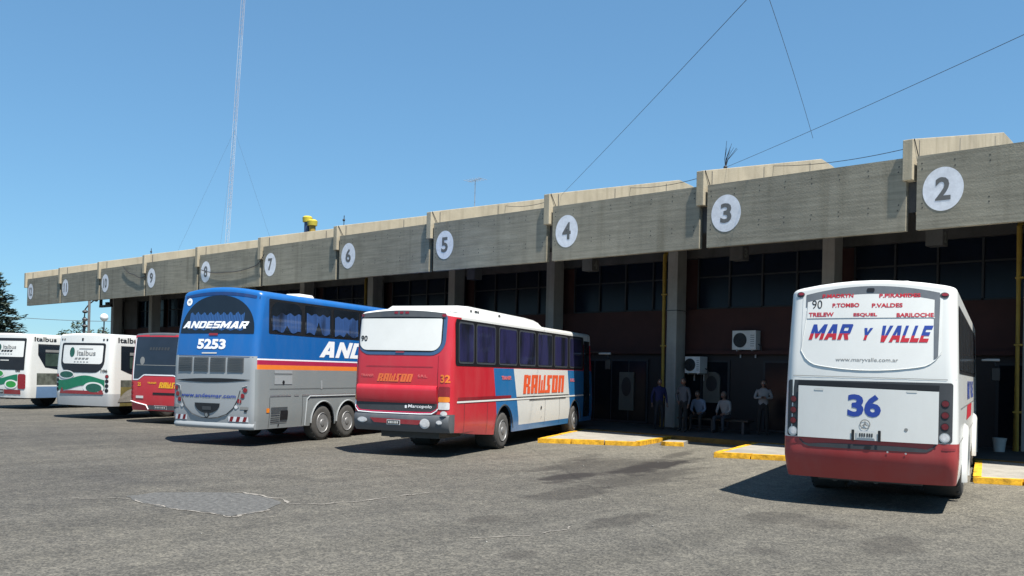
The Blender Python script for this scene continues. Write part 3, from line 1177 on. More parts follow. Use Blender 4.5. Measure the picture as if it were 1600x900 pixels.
T_ = .33
STROKES = {
    "M": (1.3, [[(0, 0), (.25, 0), (.25, 1), (0, 1)], [(.75, 0), (1, 0), (1, 1), (.75, 1)], [(.25, 1), (.25, .55), (.44, .1), (.5, .1), (.5, .5)], [(.75, 1), (.5, .5), (.5, .1), (.56, .1), (.75, .55)]]),
    "A": (1.1, [[(0, 0), (.32, 0), (.5, .66), (.5, 1), (.30, 1)], [(.68, 0), (1, 0), (.70, 1), (.5, 1), (.5, .66)], [(.367, .17), (.633, .17), (.57, .40), (.43, .40)]]),
    "R": (1.0, [[(0, 0), (T_, 0), (T_, 1), (0, 1)], [(T_, .79), (.68, .79), (.92, 1), (T_, 1)], [(.68, .79), (.68, .57), (.98, .45), (1, .92), (.92, 1)], [(T_, .36), (.92, .36), (.98, .45), (.68, .57), (T_, .57)], [(.42, .36), (.66, 0), (1, 0), (.78, .36)]]),
    "Y": (1.0, [[(0, 1), (.34, 1), (.5, .66), (.5, .38), (.34, .38)], [(.66, 1), (1, 1), (.66, .38), (.5, .38), (.5, .66)], [(.34, 0), (.66, 0), (.66, .38), (.34, .38)]]),
    "V": (1.1, [[(0, 1), (.33, 1), (.5, .34), (.5, 0), (.32, 0)], [(.67, 1), (1, 1), (.68, 0), (.5, 0), (.5, .34)]]),
    "L": (.85, [[(0, 0), (.38, 0), (.38, 1), (0, 1)], [(.38, 0), (1, 0), (1, .25), (.38, .25)]]),
    "E": (.9, [[(0, 0), (.36, 0), (.36, 1), (0, 1)], [(.36, 0), (1, 0), (1, .23), (.36, .23)], [(.36, .77), (1, .77), (1, 1), (.36, 1)], [(.36, .39), (.92, .39), (.92, .61), (.36, .61)]]),
    "N": (1.05, [[(0, 0), (.28, 0), (.28, 1), (0, 1)], [(.72, 0), (1, 0), (1, 1), (.72, 1)], [(.28, 1), (.28, .55), (.72, 0), (.72, .45)]]),
    "D": (1.0, [[(0, 0), (.32, 0), (.32, 1), (0, 1)], [(.32, .78), (.66, .78), (.82, 1), (.32, 1)], [(.32, 0), (.82, 0), (.66, .22), (.32, .22)], [(.66, .22), (.82, 0), (1, .16), (1, .84), (.82, 1), (.66, .78), (.7, .7), (.7, .3)]]),
    "S": (.95, [[(.1, .78), (1, .78), (1, 1), (.1, 1), (0, .9)], [(0, .9), (.1, .78), (.3, .74), (.3, .61), (0, .48)], [(0, .48), (.3, .61), (.9, .61), (1, .5), (.7, .39), (.1, .39)], [(1, .5), (1, .1), (.7, .26), (.7, .39)], [(1, .1), (.9, 0), (0, 0), (0, .22), (.65, .22), (.7, .26)]]),
}


def strokes(bus, name, txt, mp, a0, a1, b0, b1, m, shear=.3, split=None, m2=None, parent=None, gap=.10):
    """wide slanted capitals put together from plain strokes"""
    t = MB()
    tot = sum(STROKES[c][0] + gap for c in txt) - gap
    sg = 1 if a1 > a0 else -1
    sh = shear * (b1 - b0) * sg
    u = (a1 - a0 - sh) / tot
    x = 0

    def clip(poly, y, keep):
        out = []
        for i in range(len(poly)):
            p, q = poly[i - 1], poly[i]
            ip, iq = (p[1] >= y) == keep, (q[1] >= y) == keep
            if ip != iq:
                f = (y - p[1]) / (q[1] - p[1])
                out.append((p[0] + (q[0] - p[0]) * f, y))
            if iq:
                out.append(q)
        return out
    for ch in txt:
        w, polys = STROKES[ch]
        for pl in polys:
            for pp, mm in (((pl, m),) if split is None else ((clip(pl, split, True), m), (clip(pl, split, False), m2))):
                if len(pp) > 2:
                    t.add([mp(a0 + (x + px * w) * u + sh * py, b0 + (b1 - b0) * py) for px, py in pp], [tuple(range(len(pp)))], mm)
        x += w + gap
    return t.build(name, parent or bus.root, smooth=0)


def plate(bus, x0, x1, z0, z1, off, parent=None, mp=None, pale=False):
    p = MB()
    mp = mp or bus.rear
    p.quad(mp(off), [(x0, z0), (x1, z0), (x1, z1), (x0, z1)], LENSW, 2, 1)
    p.quad(mp(off + .004), [(x0 + .015, z0 + .015), (x1 - .015, z0 + .015), (x1 - .015, z1 - .015), (x0 + .015, z1 - .015)], OFFW if pale else BLACK, 2, 1)
    n = 6
    for i in range(n):
        a = x0 + .035 + (x1 - x0 - .07) * (i + .12 + (.25 if i >= 3 else 0)) / (n + .3)
        hh = (z1 - z0)
        p.quad(mp(off + .007), [(a, z0 + hh * .27), (a + (x1 - x0) * .085, z0 + hh * .27), (a + (x1 - x0) * .085, z0 + hh * .72), (a, z0 + hh * .72)], DKGREY if pale else OFFW, 1, 1)
    return p.build("number_plate", parent or bus.root, smooth=0)


def mirror(bus, x, y, z, m):
    a = MB()
    a.tube([(bus.w(z) - .1, y, z + .25), (x - .05, y + .15, z + .22), (x, y + .12, z + .05)], .022, BLACK, 6)
    o = a.build("mirror_arm", bus.root)
    a = MB()
    a.box((x, y + .1, z - .16), (.20, .10, .34), BLACK)
    a.box((x - .12, y + .12, z + .20), (.42, .10, .07), m)
    a.build("mirror_head", o, bevel=.02)


# ---- white bus 36
def build_white():
    def mf(x, y, z, i):
        if z < 1.06 and y < .55:
            return RED36
        return WHITE
    B = Bus("white_bus", "white bus with red rear bumper and big blue number 36 on its engine lid",
            (-5.318, 13.713), -.2503, 2.49, 11.6, .44, 3.30, .07, .13, taper=.027, lean=.15, lean0=1.9, bow=.07, rc=.17,
            arches=((2.75, .60, .50), (8.9, .60, .50)), levels=(.50, .58, .68, .78, .88, 1.065, 1.15, 1.5, 2.0, 2.4, 2.8, 3.05), ys=(.6, .62), matfn=mf, rtuck=.62)
    b = B.mb
    B.part(b, "body", smooth=40)
    # rear window with decal, framed by a pale moulding
    f = MB()
    top = lambda x: 3.42 - .115 * (x / .95) ** 2
    bot = lambda x: 2.12 + .11 * (abs(x) / .95) ** 2 + (.16 * max(0, (abs(x) - .75) / .27) ** 2)
    xs = [-1.0 + 2.0 * i / 28 for i in range(29)]
    f.cols(B.rear(.004), [(x, bot(x), top(min(max(x, -.95), .95))) for x in xs], WHITE2, 8)
    o = B.part(f, "rear_window")
    f = MB()
    xg = [-.95 + 1.91 * i / 24 for i in range(25)]
    f.cols(B.rear(.008), [(x, 3.10, top(x) - .012) for x in xg], GLASSB, 4)
    f.quad(B.rear(.0085), [(.90, 2.30), (.955, 2.32), (.965, 3.2), (.885, 3.2)], GLASSB, 2, 8)
    B.part(f, "glass", o)
    f = MB()
    f.cols(B.rear(.011), [(x, 2.92, 3.285 - .115 * (x / .95) ** 2) for x in [-.925 + 1.815 * i / 20 for i in range(21)]], WHITE2, 4)
    B.part(f, "white_decal", o)
    # moulding
    f = MB()
    R_ = B.rear(.006)
    pts = [R_(-.93, 3.05), R_(-.95, 2.8), R_(-1.0, 2.42)] + [R_(x, bot(x)) for x in xs[1:-1]] + [R_(1.0, 2.42)]
    f.tube(pts, .004, WHITE2, 5)
    f.tube([R_(-.92, 2.92), R_(0, 2.92), R_(.90, 2.915)], .006, WHITE2, 4)
    B.part(f, "moulding", o)
    # marker lamps
    for x, z in ((-1.04, 3.30), (1.02, 3.25)):
        m = MB()
        m.disc(B.rear(.008), x, z, .062, DKGREY, .045)
        m.disc(B.rear(.016), x + .008, z + .012, .045, DARKRED, .022)
        B.part(m, "marker_lamp")
    m = MB()
    m.rrect(B.rear(.014), -.05, .06, 3.315, 3.375, .02, BLACK)
    B.part(m, "brake_lamp")
    # lettering on the window
    R2 = B.rear(.014)
    lett(B, "route_lettering", "P.MADRYN", R2, -.70, -.24, 3.235, 3.295, REDL, .035, parent=o)
    lett(B, "route_lettering", "P.PIRAMIDES", R2, .13, .70, 3.225, 3.285, REDL, .035, parent=o)
    lett(B, "route_lettering", "90", R2, -.855, -.70, 3.07, 3.205, BLACKL, .0, parent=o)
    lett(B, "route_lettering", "P.TOMBO", R2, -.545, -.15, 3.085, 3.15, REDL, .035, parent=o)
    lett(B, "route_lettering", "P.VALDES", R2, .03, .46, 3.075, 3.14, REDL, .035, parent=o)
    lett(B, "route_lettering", "TRELEW", R2, -.90, -.52, 2.945, 3.01, REDL, .035, parent=o)
    lett(B, "route_lettering", "ESQUEL", R2, -.23, .11, 2.935, 2.995, REDL, .035, parent=o)
    lett(B, "route_lettering", "BARILOCHE", R2, .38, .885, 2.928, 2.99, REDL, .035, parent=o)
    for w_, a0, a1, c0, c1 in (("MAR", -.89, -.22, 2.585, 2.825), ("Y", -.12, .06, 2.58, 2.765), ("VALLE", .12, .885, 2.55, 2.80)):
        strokes(B, "company_lettering", w_, B.rear(.008), a0, a1, c0, c1, BLUEL, .3, .40, REDL, o)
    t = MB()
    text(t, "www.maryvalle.com.ar", B.rear(.007), -.47, .42, 2.235, 2.31, GREYL, .0)
    B.part(t, "web_lettering", o, smooth=0)
    # engine lid between two dark lamp columns
    f = MB()
    f.rrect(B.rear(.004), -1.185, 1.165, 1.075, 1.955, .04, DKGREY, n=16)
    o = B.part(f, "lamp_panel")
    f = MB()
    f.quad(B.rear(.012), [(-1.02, 1.875), (.98, 1.835), (.985, 1.915), (-1.02, 1.945)], BLACK, 12, 1)
    B.part(f, "vent_slot", o, smooth=0)
    f = MB()
    f.quad(B.rear(.022), [(-1.015, 1.07), (.98, 1.058), (.98, 1.825), (-1.015, 1.868)], WHITE, 14, 6)
    lid = B.part(f, "engine_lid")
    for ch, a0, a1 in (("3", -.275, -.045), ("6", -.035, .20)):
        lett(B, "fleet_digit", ch, B.rear(.0255), a0, a1, 1.415, 1.755, BLUEL, .04, parent=lid)
    t = MB()
    n = 24
    for i in range(n):
        a, c = 2 * PI * i / n, 2 * PI * (i + 1) / n
        P = lambda r, q: B.rear(.03)(-.02 + r * math.sin(q), 1.305 + r * math.cos(q))
        t.add([P(.075, a), P(.075, c), P(.062, c), P(.062, a)], [(0, 1, 2, 3)], GREYL)
    for k in range(3):
        a = 2 * PI * k / 3
        P = lambda r, q: B.rear(.031)(-.02 + r * math.sin(q), 1.305 + r * math.cos(q))
        t.add([P(.064, a), P(.014, a + PI / 3), P(.0, 0), P(.014, a - PI / 3)], [(0, 1, 2, 3)], GREYL)
    B.part(t, "star_badge", lid, smooth=0)
    plate(B, -.14, .135, 1.085, 1.205, .03, lid, pale=True)
    for x in (-.19, .185):
        m = MB()
        m.rrect(B.rear(.034), x - .02, x + .02, 1.05, 1.22, .01, BLACK)
        B.part(m, "plate_lamp", lid)
    for sg, x in ((1, 1.065), (-1, -1.095)):
        for z, m_ in ((1.65, LENSR), (1.48, LENSR), (1.315, LENSR)):
            B.lamp(x, z, .047, LENSD, .007, BLACK)
        B.lamp(x, 1.152, .060, LENSW, .008, CHROME, "reverse_lamp")
    f = MB()
    f.quad(B.rear(.005), [(-1.22, 2.02), (1.2, 2.0), (1.2, 2.008), (-1.22, 2.028)], GREYL, 20, 1)
    B.part(f, "panel_seam", smooth=0)
    for x in (-.7, .62):
        f = MB()
        f.rrect(B.rear(.026), x - .07, x + .07, 1.80, 1.835, .01, OFFW)
        B.part(f, "hinge", lid)
    f = MB()
    f.disc(B.rear(.026), .55, 1.25, .025, GREYL)
    B.part(f, "lock", lid)
    # bumper groove and reflectors
    f = MB()
    gl = lambda x: .925 + .145 * max(0, (abs(x + .02) - .82) / .18) ** 2
    f.cols(B.rear(.006), [(x, gl(x), gl(x) + .022 + .05 * (1 - min(1, abs(x) / .95) ** 4)) for x in [-.99 + 1.97 * i / 26 for i in range(27)]], DKGREY, 2)
    f.disc(B.rear(.012), .02, .955, .05, BLACK, .025)
    B.part(f, "bumper_groove")
    for sg in (-1, 1):
        f = MB()
        f.rrect(B.rear(.006), sg * 1.12 - .09, sg * 1.12 + .09, .965, 1.0, .012, DARKRED)
        B.part(f, "reflector")
    for x, z in ((.55, .895), (.30, .905)):
        f = MB()
        f.disc(B.rear(.010), x, z, .014, CHROME)
        B.part(f, "bolt")
    # gap line at the bumper top
    f = MB()
    for sg in (-1, 1):
        f.quad(B.side(sg, .003), [(.32, 1.055), (1.9, 1.055), (1.9, 1.07), (.32, 1.07)], DKGREY, 4, 1)
    # side windows: one dark ribbon with sliding panes
    for sg in (1, -1):
        w = MB()
        w.rrect(B.side(sg, .004), .52, 10.6, 2.10, 3.13, .08, BLACK, n=14)
        o = B.part(w, "window_band")
        for k in range(7):
            a0 = .60 + k * 1.42
            p = MB()
            p.rrect(B.side(sg, .010), a0, a0 + 1.34, 2.16, 3.08, .06, GLASSG)
            p.quad(B.side(sg, .014), [(a0 + .64, 2.18), (a0 + .68, 2.18), (a0 + .68, 3.06), (a0 + .64, 3.06)], BLACK, 1, 3)
            B.part(p, "window", o)
        f = MB()
        for a0, a1, z0, z1, m_ in ((1.0, 10.8, 1.55, 1.57, GREYL), (.42, 11, 1.06, 1.075, GREYL)):
            f.quad(B.side(sg, .004), [(a0, z0), (a1, z0), (a1, z1), (a0, z1)], m_, 6, 1)
        f.quad(B.side(sg, .004), [(3.6, 1.3), (6.4, 1.3), (6.9, 1.55), (4.1, 1.55)], REDL, 6, 2)
        text(f, "MAR Y VALLE", B.side(sg, .005), 4.2, 8.2, 1.65, 2.0, BLUEL, .04, .25)
        B.part(f, "side_trim", smooth=0)
        # flared arch lips
        for yc in (2.75, 8.9):
            l = MB()
            vs, fs = [], []
            n = 24
            for i in range(n + 1):
                a = PI * (-.09 + 1.18 * i / n)
                for rr, ox in ((.60, -.03), (.60, .065), (.66, .075), (.73, .05), (.78, -.01)):
                    y, z = yc - rr * math.cos(a), .50 + rr * math.sin(a)
                    z = max(z, .33)
                    vs.append((sg * (B.w(max(z, .75)) + ox), y, z))
            for i in range(n):
                for j in range(4):
                    fs.append((i * 5 + j, (i + 1) * 5 + j, (i + 1) * 5 + j + 1, i * 5 + j + 1))
            l.add(vs, fs, WHITE)
            B.part(l, "arch_lip")
    B.under(((2.75, .6), (8.9, .6)))
    for sg in (1, -1):
        B.wheel(sg * (B.W / 2 - .02), 2.75, .50, .58)
        B.wheel(sg * (B.W / 2 - .02), 8.9, .50, .30)
    # roof hatches
    for y in (1.6, 5.6, 8.9):
        h = MB()
        h.box((.1, y, 3.545), (.8, .75, .09), WHITE, top=.86)
        B.part(h, "roof_hatch", bevel=.02)
    h = MB()
    h.box((.62, 2.3, 3.47), (.36, 1.1, .10), WHITE, top=.8)
    B.part(h, "roof_vent", bevel=.02)
    mirror(B, B.W / 2 + .42, 11.3, 2.35, GALV)
    # windscreen and front, facing the platform
    f = MB()
    for z0, z1, m_ in ((1.35, 3.05, GLASS),):
        f.add([(x, B.L - max(0, z - 1.2) * .105 + .012, z) for z in (z0, z1) for x in (-1.05, 1.05)], [(0, 1, 3, 2)], m_)
    B.part(f, "windscreen", smooth=0)
    for sg in (-1, 1):
        l = MB()
        l.disc(lambda a, z: (a, B.L + .01, z), sg * .85, .85, .13, LENSW)
        B.part(l, "headlight")
    return B


FRAME = mat('window_frame_grey', (.055, .062, .07), .5)


# ---- red bus 32
def build_red():
    slant = ((2.72, .40, 2.40, 2.05), (4.30, .40, 3.80, 2.05), (8.88, .40, 8.50, 2.05))
    at = lambda q, z: q[0] + (q[2] - q[0]) * (z - q[1]) / (q[3] - q[1])

    def mf(x, y, z, i):
        if z > 3.17 or i > 50 or (z > 2.9 and y > .45):
            return WHITE
        if y < .30:
            return GREYB if z < 1.0 and (y < .10 or abs(x) < 1.2) else REDP
        if z > 2.05 or y < at(slant[0], z) or y > 11.25:
            return REDP
        if y < at(slant[1], z) or y > at(slant[2], z) or z < .56:
            return BLUE32
        return WHITE
    B = Bus("red_bus", "red, blue and white bus with a blank white rear window and number 32",
            (-15.792, 13.519), -.3784, 2.52, 11.5, .40, 3.17, .09, .10, taper=.02, lean=.12, lean0=1.9, bow=.05, rc=.20,
            arches=((3.15, .60, .50), (9.30, .60, .50)), y00=-.14, zbf=lambda y: .57 - .19 * max(0, min(1, (y - .15) / 2.3)), levels=(.56, .75, .98, 1.12, 1.6, 2.05, 2.5, 2.9), ys=(.31, .45), matfn=mf, front_rake=.5, crown0=2.9,
            cuts=[((0, q[0], q[1]), (0, q[3] - q[1], q[0] - q[2])) for q in slant])
    mp = B.side(1, .004)
    b = B.mb
    body = B.part(b, "body", smooth=40)
    # wheel arch holes were cut in the skirt; panels end at the arch, trimmed by dark arch liners
    for sg in (1, -1):
        for yc in (3.15, 9.30):
            l = MB()
            n = 20
            vs, fs = [], []
            for i in range(n + 1):
                a = PI * i / n
                for rr, ox in ((.0, .0065), (.6, .0065), (.615, .02), (.64, .004)):
                    y, z = yc - rr * math.cos(a), .50 + rr * math.sin(a)
                    vs.append((sg * (B.w(max(z, .75)) + ox), y, max(z, .42)))
            for i in range(n):
                for j in range(1, 3):
                    fs.append((i * 4 + j, (i + 1) * 4 + j, (i + 1) * 4 + j + 1, i * 4 + j + 1))
            l.add(vs, fs, DKGREY)
            B.part(l, "arch_lip")
        # skirt seams, flaps and belt strip
        f = MB()
        sd = B.side(sg, .008)
        f.quad(sd, [(.20, 1.235), (11.0, 1.235), (11.0, 1.275), (.20, 1.275)], WHITE2, 10, 1)
        f.quad(B.side(sg, .009), [(.25, 1.285), (3.6, 1.285), (3.6, 1.36), (.25, 1.36)], DARKRED, 6, 1)
        f.quad(B.side(sg, .009), [(4.0, 1.285), (8.6, 1.285), (8.6, 1.31), (4.0, 1.31)], BLACK, 6, 1)
        f.quad(B.side(sg, .010), [(5.0, 1.20), (8.3, 1.20), (8.3, 1.225), (5.0, 1.225)], DKGREY, 6, 1)
        for y in (.62, 2.0, 6.35, 7.7):
            f.quad(B.side(sg, .007), [(y, .45), (y + .012, .45), (y + .012, 1.22), (y, 1.22)], DKGREY, 1, 3)
        f.disc(B.side(sg, .012), 6.0, .97, .05, BLACK, n=8)
        f.disc(B.side(sg, .012), 6.02, .70, .022, GREYL, n=8)
        B.part(f, "side_trim", smooth=0)
        # windows
        w = MB()
        w.rrect(B.side(sg, .005), .12, 10.2, 2.075, 3.135, .09, BLACK, n=16)
        band = B.part(w, "window_band")
        for a0, a1 in ((.27, 1.16), (1.28, 2.52), (2.72, 4.04), (4.18, 5.50), (5.66, 6.98), (7.16, 8.48), (8.66, 10.0)):
            q = MB()
            q.rrect(B.side(sg, .011), a0, a1, 2.13, 3.085, .10, FRAME)
            q.rrect(B.side(sg, .016), a0 + .045, a1 - .045, 2.18, 3.045, .07, curtained("navy_curtain", (.008, .010, .016), (.035, .035, .115), 30, cover=.55))
            B.part(q, "window", band)
            s3 = B.side(sg, .008)
        fl = (lambda a0, a1: (a0, a1)) if sg > 0 else (lambda a0, a1: (a1, a0))
        block(B, "side_lettering", "RAWSON", s3, *fl(4.50, 8.20), 1.385, 1.895, REDORANGE)
        lett(B, "side_lettering", "TRANSP.", s3, *fl(2.92, 3.62), 1.76, 1.86, PINKRED, .04, parent=None)
        lett(B, "side_lettering", "S.R.L.", s3, *fl(8.75, 9.25), 1.70, 1.80, PINKRED, .04, parent=None)
    # rear window with white cover
    rw = MB()
    rw.rrect(B.rear(.005), -1.19, 1.075, 2.295, 3.20, .06, mat('slate_blue', (.045, .10, .20), .4), .36, n=16)
    o = B.part(rw, "rear_window")
    rw = MB()
    rw.rrect(B.rear(.009), -1.15, .99, 2.37, 3.17, .05, BLACK, .30, n=16)
    B.part(rw, "rubber_seal", o)
    rw = MB()
    rw.rrect(B.rear(.014), -1.13, .96, 2.40, 3.125, .03, WHITE2, .22, n=16)
    B.part(rw, "window_cover", o)
    t = MB()
    text(t, "90", B.rear(.019), -1.09, -.91, 2.60, 2.73, BLACKL, .03)
    B.part(t, "speed_sticker", o, smooth=0)
    f = MB()
    f.cols(B.rear(.02), [(x, 3.145 + .02 * (1 - (x / 1.1) ** 2), 3.235 + .075 * (1 - (x / 1.1) ** 2)) for x in [-1.1 + 2.14 * i / 16 for i in range(17)]], GREYB, 2)
    sp = B.part(f, "spoiler")
    for x in (-.19, -.05, .09):
        m = MB()
        m.rrect(B.rear(.027), x - .045, x + .045, 3.235, 3.285, .012, LENSR)
        B.part(m, "brake_lamp", sp)
    for x in (-1.10, 1.0):
        m = MB()
        m.disc(B.rear(.027), x, 3.20, .055, LENSR, .035)
        B.part(m, "marker_lamp", sp)
    m = MB()
    m.rrect(B.rear(.02), -.14, .08, 2.345, 2.375, .01, DARKRED)
    B.part(m, "window_catch", o)
    # seams, lower lid, name
    f = MB()
    f.quad(B.rear(.005), [(-.90, 2.03), (.80, 2.03), (.80, 2.042), (-.90, 2.042)], DARKRED, 10, 1)
    f.quad(B.rear(.005), [(-1.14, 1.09), (-1.13, 1.09), (-1.14, 2.3), (-1.15, 2.3)], DARKRED, 1, 6)
    f.quad(B.rear(.005), [(.915, 1.09), (.925, 1.09), (.925, 2.3), (.915, 2.3)], DARKRED, 1, 6)
    B.part(f, "panel_seam", smooth=0)
    lid = MB()
    cs = [(x, 0, 0) for x in ()]
    Rr = B.rear(0)
    prof = [(.004, 1.615), (.05, 1.585), (.058, 1.50), (.045, 1.30), (.02, 1.215)]
    xs = [-1.13 + 2.045 * i / 18 for i in range(19)]
    vs, fs = [], []
    for x in xs:
        for of, z in prof:
            vs.append(B.rear(of)(x, z))
    for i in range(len(xs) - 1):
        for j in range(len(prof) - 1):
            q = i * len(prof) + j
            fs.append((q, q + len(prof), q + len(prof) + 1, q + 1))
    lid.add(vs, fs, REDP)
    B.part(lid, "engine_lid", smooth=60)
    f = MB()
    f.rrect(B.rear(.008), -1.14, .92, 1.03, 1.225, .01, DKGREY, .16, n=14)
    gr = B.part(f, "rear_grille")
    t = MB()
    text(t, "Marcopolo", B.rear(.014), .22, .80, 1.09, 1.185, WHITEL, .01, .12)
    t.rrect(B.rear(.014), .14, .19, 1.10, 1.165, .01, WHITEL)
    B.part(t, "maker_lettering", gr, smooth=0)
    f = MB()
    Rb = B.rear(.014)
    f.tube([Rb(-1.18, 1.22), Rb(-1.17, 1.08), Rb(-1.08, .99)] + [Rb(x, .975) for x in (-.7, -.3, .1, .5)] + [Rb(.80, .985), Rb(.92, 1.06), Rb(.94, 1.1)], .016, WHITEL, 5)
    f.tube([Rb(-1.155, 1.12), Rb(-1.06, 1.02)] + [Rb(x, 1.005) for x in (-.7, -.3, .1, .5)] + [Rb(.78, 1.015), Rb(.90, 1.08)], .014, STRIPER, 5)
    B.part(f, "bumper_trim", gr)
    block(B, "rear_lettering", "RAWSON", B.rear(.006), -.60, .34, 1.69, 1.87, mat("orange_red_letters", (.80, .17, .05), .5, var=.08), .3)
    lett(B, "rear_lettering", "TRANSP.", B.rear(.006), -1.04, -.68, 1.79, 1.85, PINKRED, .03, parent=None)
    lett(B, "rear_lettering", "S.R.L.", B.rear(.006), .44, .68, 1.80, 1.86, PINKRED, .03, parent=None)
    lett(B, "rear_lettering", "32", B.rear(.008), .99, 1.20, 1.69, 1.87, ORANGE, .03, parent=None)
    # tail lamp clusters wrapped round the corners
    for sg in (1, -1):
        c0, c1 = (.95, 1.20) if sg > 0 else (-1.225, -1.15)
        for z0, z1, m_, nm in ((1.38, 1.60, LENSR, "tail_lamp"), (1.255, 1.375, LENSO, "turn_lamp"), (1.09, 1.25, LENSW, "reverse_lamp")):
            m = MB()
            m.rrect(B.rear(.012), c0, c1, z0, z1, .03, m_)
            B.part(m, nm)
    # bumper hump, fog lamps, plate and reflector strip
    bm_ = MB()
    prof = [(.012, .96), (.045, .92), (.055, .80), (.045, .70), (.03, .63), (.0, .575)]
    xs = [-1.2 + 2.4 * i / 30 for i in range(31)]
    vs, fs = [], []
    for x in xs:
        for of, z in prof:
            vs.append(B.rear(of)(x, z - .0))
    for i in range(len(xs) - 1):
        for j in range(len(prof) - 1):
            q = i * len(prof) + j
            fs.append((q, q + len(prof), q + len(prof) + 1, q + 1))
    bm_.add(vs, fs, GREYB)
    bump = B.part(bm_, "bumper", smooth=60)
    f = MB()
    f.quad(B.rear(.062), [(-.62, .755), (.50, .735), (.62, .84), (-.74, .86)], DARKRED, 10, 1)
    B.part(f, "reflector", bump, smooth=0)
    plate(B, -.28, .06, .715, .83, .072, bump)
    for x, rx, rz in ((-.94, .13, .065), (.66, .12, .115), (1.0, .07, .05), (1.10, .075, .06)):
        z = {-.94: .80, .66: .765, 1.0: .80, 1.10: 1.0}[x]
        m = MB()
        for i in range(4):
            t0 = i / 4
            q = math.sqrt(1 - t0 * t0)
            m.disc(B.rear(.062 + .02 * t0), x, z, rx * q, LENSW, rz * q)
        B.part(m, "fog_lamp", bump)
    B.under(((3.15, .6), (9.3, .6)))
    for sg in (1, -1):
        B.wheel(sg * (B.W / 2 - .03), 3.12, .47, .58, dish=.13)
        B.wheel(sg * (B.W / 2 - .02), 9.3, .47, .30)
    # roof: long air conditioner fairing and rear pod
    a = MB()
    pr = [(-1.06, .0), (-1.02, .17), (-.86, .27), (.86, .27), (1.02, .17), (1.06, .0)]
    st = [(.75, .15), (1.0, .9), (1.6, 1.0), (5.6, .90), (6.3, .80), (6.65, .12)]
    vs, fs = [], []
    for y, k in st:
        for x, z in pr:
            vs.append((x, y, 3.245 + z * k + .02 * (1 - abs(x))))
    n = len(pr)
    for i in range(len(st) - 1):
        for j in range(n - 1):
            q = i * n + j
            fs.append((q, q + n, q + n + 1, q + 1))
    fs.append(tuple(range(n)))
    fs.append(tuple((len(st) - 1) * n + j for j in range(n)))
    a.add(vs, fs, WHITE)
    ac = B.part(a, "roof_unit", smooth=60, bevel=.02)
    v = MB()
    for y, w_ in ((1.35, .10), (1.62, .16), (1.8, .08), (3.15, .14)):
        v.add([(1.035 + dx, y + dy, 3.40 + dz) for dx, dz in ((.006, -.03), (-.004, .022)) for dy in (0, w_)], [(0, 1, 3, 2)], DKGREY)
    B.part(v, "vent", ac, smooth=0)
    a = MB()
    a.box((.45, .62, 3.34), (1.15, .42, .07), WHITE, top=.82)
    B.part(a, "roof_hatch", bevel=.02)
    f = MB()
    f.add([(x, B.L - max(0, z - 1.2) * .175 + .012, z) for z in (1.4, 3.1) for x in (-1.05, 1.05)], [(0, 1, 3, 2)], GLASS)
    B.part(f, "windscreen", smooth=0)
    for sg in (-1, 1):
        f = MB()
        f.quad(B.side(sg, .012), [(10.22, .55), (10.95, .55), (10.85, 3.02), (10.22, 3.02)], GLASS, 2, 5)
        B.part(f, "front_door" if sg > 0 else "driver_window", smooth=0)
        l = MB()
        l.disc(lambda a, z: (a, B.L + .01, z), sg * .85, .85, .13, LENSW)
        B.part(l, "headlight")
    mirror(B, B.W / 2 + .55, 11.1, 2.45, GALV)
    return B


